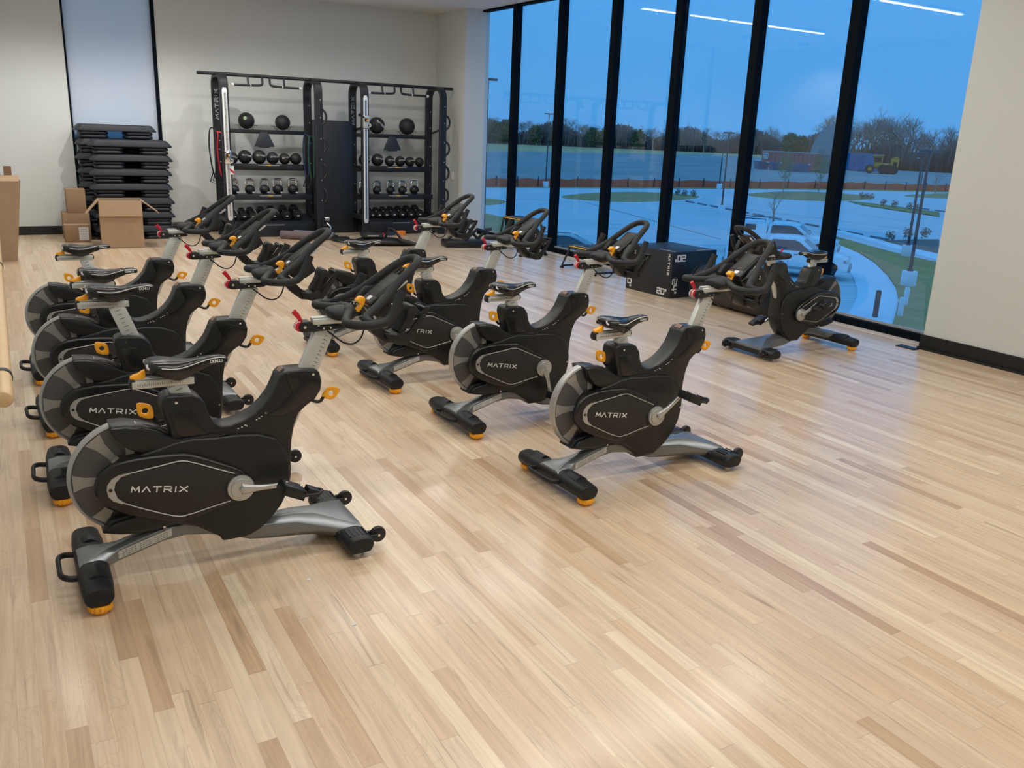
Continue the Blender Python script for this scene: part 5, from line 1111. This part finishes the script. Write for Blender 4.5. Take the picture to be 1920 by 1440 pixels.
# ------------------------------------------------------------------ vehicles: side profile lofts
def vehicle(nm, loc, heading, label, cat, paint, kind):
    """local +x is forward; body width 2.0"""
    t = thing(nm, loc, label, cat, rz=heading)
    W2 = 0.98
    if kind in ('pickup', 'camper'):
        low = [(-2.95, 0.55), (-2.95, 1.15), (-2.90, 1.22), (1.10, 1.25), (2.55, 1.18), (2.80, 1.02), (2.88, 0.75), (2.86, 0.50), (2.45, 0.42), (2.38, 0.75), (2.10, 0.92), (1.75, 0.92), (1.47, 0.75), (1.40, 0.42), (-1.35, 0.42), (-1.42, 0.75), (-1.70, 0.92), (-2.05, 0.92), (-2.33, 0.75), (-2.40, 0.45)]
        cab = [(-1.00, 1.22), (-0.92, 1.80), (-0.78, 1.90), (0.35, 1.92), (0.62, 1.84), (1.42, 1.25)]
        win = [(-0.82, 1.30), (-0.78, 1.72), (-0.70, 1.77), (0.30, 1.78), (0.52, 1.72), (1.05, 1.34), (0.95, 1.30)]
    else:
        low = [(-2.35, 0.45), (-2.38, 0.85), (-2.25, 1.0), (1.0, 1.0), (2.1, 0.88), (2.30, 0.70), (2.30, 0.40), (1.85, 0.35), (1.75, 0.62), (1.45, 0.72), (1.15, 0.62), (1.05, 0.35), (-1.05, 0.35), (-1.15, 0.62), (-1.45, 0.72), (-1.75, 0.62), (-1.85, 0.38)]
        cab = [(-2.10, 0.98), (-1.55, 1.42), (-1.20, 1.50), (0.0, 1.50), (0.30, 1.42), (1.20, 0.98)]
        win = [(-1.75, 1.02), (-1.40, 1.36), (-1.1, 1.40), (0.0, 1.40), (0.2, 1.36), (0.85, 1.02)]
    MB().prism(low, -W2, W2).build('vehicle_body', paint, t, bevel=0.06, seg=3)
    rg = []
    for y, s_ in ((-0.93, 0), (-0.78, 1), (0.78, 1), (0.93, 0)):
        pass
    zb = cab[0][1]; zt = max(z for _, z in cab)
    cb = MB(); rings = []
    for x, z in cab: 
        w = 0.95 - 0.16 * (z - zb) / (zt - zb); rings.append([(x, -w, z), (x, w, z)])
    n = len(cab); vs = [p for r in rings for p in r]
    cb.add(vs, [tuple(2 * i for i in range(n)), tuple(2 * i + 1 for i in range(n))[::-1]] + [(2 * i, 2 * i + 1, 2 * ((i + 1) % n) + 1, 2 * ((i + 1) % n)) for i in range(n)])
    cb.build('cab', paint, t, bevel=0.05, seg=3)
    def side(poly, name, m_, off=0.008):
        for sg in (-1, 1):
            q = MB(); a = []; b = []
            for x, z in poly:
                w = 0.95 - 0.16 * (z - zb) / (zt - zb); a.append((x, sg * (w + off), z)); b.append((x, sg * (w - 0.02), z))
            k = len(poly); q.add(a + b, [tuple(range(k)), tuple(range(k, 2 * k))[::-1]] + [(i, k + i, k + (i + 1) % k, (i + 1) % k) for i in range(k)])
            q.build(name, m_, t, smooth=False)
    side(win, 'side_window', 'car_glass')
    xs0, xs1 = cab[-1], cab[-2]
    ws = MB(); f0, f1 = 0.12, 0.88
    pa = (xs0[0] + (xs1[0] - xs0[0]) * f0, xs0[1] + (xs1[1] - xs0[1]) * f0); pb = (xs0[0] + (xs1[0] - xs0[0]) * f1, xs0[1] + (xs1[1] - xs0[1]) * f1)
    nv = Vector((xs1[1] - xs0[1], 0, xs0[0] - xs1[0])).normalized() * 0.012
    c = [(pa[0], -0.85, pa[1]), (pa[0], 0.85, pa[1]), (pb[0], 0.72, pb[1]), (pb[0], -0.72, pb[1])]
    ws.add([(a + nv.x, b, z + nv.z) for a, b, z in c] + [(a - nv.x, b, z - nv.z) for a, b, z in c], [(0, 1, 2, 3), (7, 6, 5, 4), (0, 4, 5, 1), (1, 5, 6, 2), (2, 6, 7, 3), (3, 7, 4, 0)])
    ws.build('windscreen', 'car_glass', t, smooth=False)
    wx = (-1.87, 1.92) if kind != 'sedan' else (-1.45, 1.45); wr = 0.40 if kind != 'sedan' else 0.34
    for x in wx:
        for sg in (-1, 1):
            w_ = MB().cyl((x, sg * 0.88, wr), wr, 0.26, 'y', 28).build('wheel', 'tyre', t, bevel=0.03)
            MB().cyl((x, sg * 1.005, wr), wr * 0.6, 0.03, 'y', 20).build('wheel_rim', 'silver_trim', w_, bevel=0.01)
    if kind != 'sedan':
        MB().prism([(-2.92, 0.46), (-2.92, 0.60), (-2.40, 0.60), (-2.33, 0.46)], -1.0, 1.0).prism([(-1.40, 0.42), (-1.40, 0.54), (1.45, 0.54), (1.45, 0.42)], -1.0, 1.0).build('rocker_trim', 'grey_trim', t, bevel=0.02)
        MB().box(2.62, 2.98, -0.95, 0.95, 0.48, 0.72).build('front_bumper', 'grey_trim', t, bevel=0.05)
        MB().box(-3.08, -2.90, -0.95, 0.95, 0.50, 0.70).build('rear_bumper', 'grey_trim', t, bevel=0.03)
        for sg in (-1, 1):
            MB().box(2.60, 2.86, sg * 0.84 - 0.14, sg * 0.84 + 0.145, 0.86, 1.06).build('headlamp', 'lens', t, bevel=0.03)
            MB().box(1.02, 1.20, sg * 1.08 - 0.10, sg * 1.08 + 0.10, 1.28, 1.46).build('door_mirror', 'tick' if sg > 0 else 'lens', t, bevel=0.03)
            MB().box(0.35, 0.52, sg * 0.985 - 0.012, sg * 0.985 + 0.012, 1.10, 1.14).box(-0.62, -0.45, sg * 0.985 - 0.012, sg * 0.985 + 0.012, 1.10, 1.14).build('door_handles', 'tick', t)
            MB().box(0.10, 0.115, sg * 0.982 - 0.003, sg * 0.982 + 0.003, 0.56, 1.22).box(-0.96, -0.945, sg * 0.982 - 0.003, sg * 0.982 + 0.003, 0.56, 1.22).box(1.10, 1.115, sg * 0.982 - 0.003, sg * 0.982 + 0.003, 0.56, 1.22).build('door_seams', 'grey_trim', t)
            MB().box(-2.965, -2.93, sg * 0.88 - 0.07, sg * 0.88 + 0.07, 0.80, 1.15).build('tail_lamp', 'red', t)
    if kind == 'camper':
        tp = MB(); zt2 = 1.92
        for_ = [[(x, -w, z), (x, w, z)] for x, z, w in ((-2.92, 1.20, 0.95), (-2.80, zt2, 0.82), (-1.06, zt2, 0.82), (-1.02, 1.20, 0.95))]
        vs = [p for r in for_ for p in r]; n = 4
        tp.add(vs, [tuple(2 * i for i in range(n)), tuple(2 * i + 1 for i in range(n))[::-1]] + [(2 * i, 2 * i + 1, 2 * ((i + 1) % n) + 1, 2 * ((i + 1) % n)) for i in range(n)])
        cp = tp.build('bed_cover', paint, t, bevel=0.05, seg=3)
        for sg in (-1, 1):
            MB().box(-2.25, -1.65, sg * 0.90 - 0.02, sg * 0.90 + 0.02, 1.42, 1.74).build('cover_window', 'car_glass', t, bevel=0.015)
            MB().tube([(-2.75, sg * 0.84, 1.93), (-2.75, sg * 0.86, 2.05), (-1.15, sg * 0.86, 2.05), (-1.15, sg * 0.84, 1.93)], 0.025, 6).build('roof_rack', 'pole', t)
        MB().box(-2.99, -2.96, -0.75, -0.1, 1.35, 1.72).box(-2.99, -2.96, 0.1, 0.75, 1.35, 1.72).build('rear_window', 'car_glass', t)
        MB().tube([(-2.98, -0.55, 0.7), (-3.02, -0.5, 2.1)], 0.025, 6).tube([(-2.98, -0.2, 0.7), (-3.02, -0.15, 2.1)], 0.025, 6).build('rear_ladder', 'pole', t)
    return t
HD = math.atan2(-0.80, 0.60)
vehicle('pickup_truck', (33.5, 30.4, GZ), HD, 'white pickup truck with plain open bed, nearer of the two parked outside', 'truck', 'car_white', 'pickup')
vehicle('pickup_truck', (39.1, 35.8, GZ), HD, 'white pickup truck with covered bed and roof rack, parked behind the plain one', 'truck', 'car_white', 'camper')
vehicle('dark_car', (24.3, 36.2, GZ), math.atan2(-0.62, 0.78), 'dark blue car parked close to the building, behind the third pane', 'car', 'car_dark', 'sedan')

# ------------------------------------------------------------------ construction yard
def cbox(nm, pxa, pxb, hgt, dep, m_, label, cat, ribs=14):
    a, b = g(*pxa), g(*pxb); d = b - a; L_ = d.length; ang = math.atan2(d.y, d.x)
    t = thing(nm, a, label, cat, rz=ang)
    mb = MB().box(0, L_, 0, dep, 0.15, hgt)
    for k in range(ribs): x = L_ * (k + 0.5) / ribs; mb.box(x - L_ / ribs * 0.22, x + L_ / ribs * 0.22, -0.12, 0.02, 0.3, hgt - 0.3)
    mb.build('container_body', m_, t, smooth=False)
    MB().box(-0.05, L_ + 0.05, -0.1, dep + 0.05, hgt - 0.02, hgt + 0.16).build('roof_rail', 'grey_trim' if m_ == 'cont_red' else m_, t, smooth=False)
    return t, L_
t, L_ = cbox('shipping_container', (1426, 314), (1528, 323), 4.1, 3.5, 'cont_red', 'long dull red container in the construction yard', 'container')
lt = MB(); letters(lt, '60', 1.2, 0.75, 0.25, 0.25, TR((2.2, -0.2, 3.0)), 0.05); lt.build('painted_number', 'white', t, smooth=False)
cbox('shipping_container', (1537, 324), (1568, 326), 3.9, 3.5, 'cont_grey', 'dark grey container between the red one and the mullion', 'container', 6)
cbox('shipping_container', (1580, 319), (1622, 322), 4.3, 6, 'cont_blue', 'bright blue container left of the yellow machine', 'container', 8)
for (xa, xb, yy, lab) in ((1421, 1440, 315.5, 'leftmost dark blue waste bin in front of the red container'), (1448, 1465, 317.5, 'second dark blue waste bin in front of the red container'), (1486, 1516, 321, 'wide dark blue waste bin in front of the red container')):
    a, b = g(xa, yy + 2), g(xb, yy + 2.6); d = b - a; t = thing('waste_bin', a, lab, 'waste bin', rz=math.atan2(d.y, d.x))
    MB().loft([[(0.2, 0, 0), (d.length - 0.2, 0, 0), (d.length - 0.2, 2, 0), (0.2, 2, 0)], [(0, -0.3, 1.9), (d.length, -0.3, 1.9), (d.length, 2.3, 1.9), (0, 2.3, 1.9)]]).build('bin_body', 'bin_blue', t, smooth=False)
    MB().box(d.length - 0.7, d.length - 0.2, -0.4, -0.1, 1.6, 1.9).build('bin_plate', 'white', t, smooth=False)
# barn with arched roof
r0_ = ray(1556, 290); p = Vector((r0_.x, r0_.y, 0)) / math.hypot(r0_.x, r0_.y) * 262; p.z = GZ
t = thing('quonset_barn', p, 'grey round-roofed barn behind the containers', 'barn', rz=math.atan2(-p.x, p.y))
R_b = 5.6
MB().prism([(R_b * math.cos(a), R_b * 2.1 * math.sin(a)) for a in [PI * k / 24 for k in range(25)]], 0, 14).build('barn_shell', 'barn', t)
MB().box(-R_b * 0.55, -R_b * 0.25, -0.4, 0, 0, R_b * 0.9).box(R_b * 0.05, R_b * 0.35, -0.4, 0, 0, R_b * 0.9).build('barn_door', 'cont_grey', t, smooth=False)
# yellow earth mover
p = g(1660, 326); t = thing('wheel_loader', p, 'yellow articulated earth moving machine parked in the yard', 'loader', rz=math.atan2(-p.x, p.y))
u_ = (p.x * RX.z + p.y * RY.z) / F * 1.02      # metres per pixel there
MB().box(6 * u_, 20 * u_, -2, 2, 6 * u_, 28 * u_).box(10 * u_, 19 * u_, -1.8, 1.8, 28 * u_, 31 * u_).build('engine_housing', 'cat_yellow', t, bevel=0.3)
MB().box(-22 * u_, 6 * u_, -1.6, 1.6, 9 * u_, 19 * u_).build('front_frame', 'cat_yellow', t, bevel=0.3)
MB().box(-24 * u_, -8 * u_, -1.5, 1.5, 19 * u_, 31 * u_).box(-26 * u_, -6 * u_, -1.7, 1.7, 31 * u_, 33 * u_).build('operator_cab', 'cat_yellow', t, bevel=0.15)
MB().box(-22.5 * u_, -10 * u_, -1.56, 1.56, 21 * u_, 29 * u_).box(11 * u_, 17 * u_, -2.05, -1.9, 14 * u_, 22 * u_).build('dark_openings', 'tyre', t, smooth=False)
for x, r in ((-28, 8), (-6, 8.5), (4, 8.5), (13, 7.5)):
    w_ = MB().cyl((x * u_, -2.2, r * u_), r * u_, 1.2, 'y', 24).cyl((x * u_, 2.2, r * u_), r * u_, 1.2, 'y', 24).build('wheel_pair', 'tyre', t, bevel=0.15)
    MB().cyl((x * u_, -2.85, r * u_), r * u_ * 0.45, 0.1, 'y', 16).build('wheel_hub', 'cat_yellow' if x < -10 else 'tyre', t)
p = g(1690, 316); t = thing('site_camper', p, 'pale camper trailer at the right end of the yard', 'trailer', rz=math.atan2(-p.x, p.y))
u_ = (p.x * RX.z + p.y * RY.z) / F
MB().box(0, 29 * u_, 0, 3, 4 * u_, 21 * u_).build('trailer_body', 'camper', t, bevel=0.3)
MB().box(3 * u_, 9 * u_, -0.08, 0, 11 * u_, 16 * u_).box(14 * u_, 21 * u_, -0.08, 0, 12 * u_, 17 * u_).build('trailer_window', 'car_glass', t, smooth=False)

# ------------------------------------------------------------------ trees
def bare_tree(seed, h, spread, material='bark', depth=5, twigs=True):
    R = random.Random(seed); mb = MB()
    def seg(p, q, r0, r1, n=4):
        t = (q - p); t.normalize(); a = t.cross(Vector((0.31, 0.2, 0.9) if abs(t.z) < 0.95 else (1, 0, 0))).normalized(); b = t.cross(a)
        mb.loft([[tuple(c + (a * math.cos(2 * PI * k / n) + b * math.sin(2 * PI * k / n)) * r) for k in range(n)] for c, r in ((p, r0), (q, r1))], caps=False)
    def grow(p, d, L_, r, lev):
        q = p + d * L_; seg(p, q, r, r * 0.68, 5 if lev < 2 else 3)
        if lev >= depth: return
        nb = 3 if lev < 2 else R.choice((3, 4, 4))
        for i in range(nb):
            az = 2 * PI * (i + R.random()) / nb; tilt = R.uniform(0.35, 0.95) * spread
            a = d.cross(Vector((0.3, 0.5, 0.8))).normalized(); b = d.cross(a)
            nd = (d * math.cos(tilt) + (a * math.cos(az) + b * math.sin(az)) * math.sin(tilt)); nd.z += 0.12; nd.normalize()
            s0 = p.lerp(q, R.uniform(0.55, 1.0))
            grow(s0, nd, L_ * R.uniform(0.62, 0.82), r * R.uniform(0.42, 0.62), lev + 1)
    grow(Vector((0, 0, 0)), Vector((R.uniform(-0.08, 0.08), R.uniform(-0.08, 0.08), 1)).normalized(), h * 0.27, h * 0.022, 0)
    me = bpy.data.meshes.new('bare_tree'); me.from_pydata(mb.v, [], mb.f); me.materials.append(M[material]); return me
def leafy(seed, h, w, n, material, sz):
    R = random.Random(seed); v = []; f = []
    for i in range(n):
        a = R.uniform(0, 2 * PI); u = R.uniform(-1, 1); rr = R.random() ** 0.4
        c = Vector((w * rr * math.cos(a) * math.sqrt(1 - u * u), w * rr * math.sin(a) * math.sqrt(1 - u * u), h * 0.55 + h * 0.45 * u * rr))
        d1 = Vector((R.uniform(-1, 1), R.uniform(-1, 1), R.uniform(-1, 1))).normalized() * sz; d2 = Vector((R.uniform(-1, 1), R.uniform(-1, 1), R.uniform(-1, 1))).normalized() * sz
        b = len(v); v += [tuple(c), tuple(c + d1), tuple(c + d2)]; f.append((b, b + 1, b + 2))
    me = bpy.data.meshes.new('leafy_tree'); me.from_pydata(v, [], f); me.materials.append(M[material]); return me
TM = [bare_tree(s_, 15, sp_, 'bark', 5) for s_, sp_ in ((1, 1.0), (2, 0.85), (3, 1.1), (4, 0.95), (5, 1.05))]
EM = [leafy(s_, 12, 4.2, 1500, 'evergreen', 1.1) for s_ in (11, 12)]
rt = random.Random(21)
def put_tree(me, nm, x, y, s_, label, cat, group, sz=1.0):
    o = bpy.data.objects.new(nm, me); COL.objects.link(o); o.location = (x, y, GZ - 0.3); o.scale = (s_, s_, s_ * sz); o.rotation_euler = (0, 0, rt.uniform(0, 6.28)); tag(o, label, cat, group)
for k in range(78):      # far treeline
    px = 880 + k * 8.6 + rt.uniform(-3, 3); dist = rt.uniform(490, 560); r = ray(px, 262 + 0.045 * (px - 905)); kk = dist / math.hypot(r.x, r.y)
    put_tree(TM[k % 5], 'bare_tree', r.x * kk, r.y * kk, rt.uniform(0.95, 1.35) * (1.15 if 1060 < px < 1090 or 1440 < px < 1465 else 1.0), 'bare winter tree in the distant treeline beyond the field', 'tree', 'far treeline')
for (px, s_) in ((930, 0.55), (948, 0.6), (1003, 0.5), (1110, 0.5), (1135, 0.5), (1195, 0.5), (1480, 0.55), (1500, 0.5)):
    r = ray(px, 262 + 0.045 * (px - 905)); kk = 470 / math.hypot(r.x, r.y); s_ *= 1.75
    put_tree(EM[px % 2], 'evergreen_tree', r.x * kk, r.y * kk, s_, 'dark rounded evergreen standing in the distant treeline', 'tree', 'far evergreens')
for k in range(26):      # nearer wood on the right
    px = 1545 + k * 9.4 + rt.uniform(-3, 3); dist = rt.uniform(290, 320); r = ray(px, 300); kk = dist / math.hypot(r.x, r.y)
    put_tree(TM[(k * 2) % 5], 'bare_tree', r.x * kk, r.y * kk, rt.uniform(1.25, 1.6) * (0.82 if px > 1700 else 1), 'tall bare tree in the nearer wood behind the yellow machine', 'tree', 'nearer bare trees')
# uncountable brush and twigs below the crowns
R = random.Random(5); v = []; f = []
for i in range(15000):
    px = R.uniform(870, 1800); near = px > 1540 and R.random() < 0.75; dist = R.uniform(280, 300) if near else R.uniform(500, 580)
    r = ray(px, 262 + 0.045 * (px - 905)); kk = dist / math.hypot(r.x, r.y); x, y = r.x * kk, r.y * kk
    hh = R.uniform(2.5, 8.0) * (1.0 if near else 1.7) * (0.75 + 0.25 * math.sin(px * 0.05)); w = R.uniform(0.15, 0.5) * (1.0 if near else 1.8); b = len(v)
    lx, ly = R.uniform(-1.2, 1.2), R.uniform(-1.2, 1.2)
    v += [(x - w, y, GZ - 0.3), (x + w, y + w, GZ - 0.3), (x + lx + w * 0.3, y + ly, GZ + hh), (x + lx - w * 0.3, y + ly, GZ + hh)]; f.append((b, b + 1, b + 2, b + 3))
me = bpy.data.meshes.new('brush'); me.from_pydata(v, [], f); me.materials.append(M['twig']); o = bpy.data.objects.new('brush', me); COL.objects.link(o)
tag(o, 'dense leafless brush along the foot of the treeline', 'brush', kind='stuff')
# young trees and shrubs in the lot
young = bare_tree(31, 4.2, 0.7, 'bark', 4)
def yt(px, py, s_, label, leaf=False):
    p = g(px, py)
    if leaf:
        t = thing('young_tree', p, label, 'tree')
        o = bpy.data.objects.new('foliage', leafy(px, 3.4 * s_, 0.9 * s_, 700, 'grass_g', 0.16)); COL.objects.link(o); o.parent = t; o.location = (0, 0, 1.0 * s_)
        MB().tube([(0, 0, 0), (0.05, 0, 2.4 * s_)], 0.05, 6).tube([(0, 0, 0.3), (-0.4, 0, 1.8 * s_)], 0.03, 5).tube([(0, 0, 0.3), (0.4, 0.1, 1.8 * s_)], 0.03, 5).build('trunk', 'bark', t)
    else:
        o = bpy.data.objects.new('young_tree', young); COL.objects.link(o); o.location = p; o.scale = (s_,) * 3; tag(o, label, 'tree')
yt(1468, 363, 1.25, 'young multi-stemmed evergreen tree on the planting island, left one', True)
yt(1534, 362, 1.25, 'young evergreen tree on the planting island, right one', True)
yt(1449, 420, 0.95, 'slender bare young tree in front of the white trucks')
yt(1753, 363, 1.0, 'young bare tree at the right edge of the last pane')
shr = leafy(77, 0.9, 0.35, 160, 'mulch', 0.12)
for k, (px, py) in enumerate(((1615, 374), (1624, 375), (1633, 376), (1655, 388), (1676, 391), (1705, 395), (1718, 398), (1668, 456), (1700, 450), (1733, 449), (1270, 368), (1283, 370), (1300, 371))):
    p = g(px, py); o = bpy.data.objects.new('shrub', shr); COL.objects.link(o); o.location = p; o.rotation_euler = (0, 0, k); tag(o, 'small bare shrub planted in a bed of the parking lot', 'shrub', 'small lot shrubs')
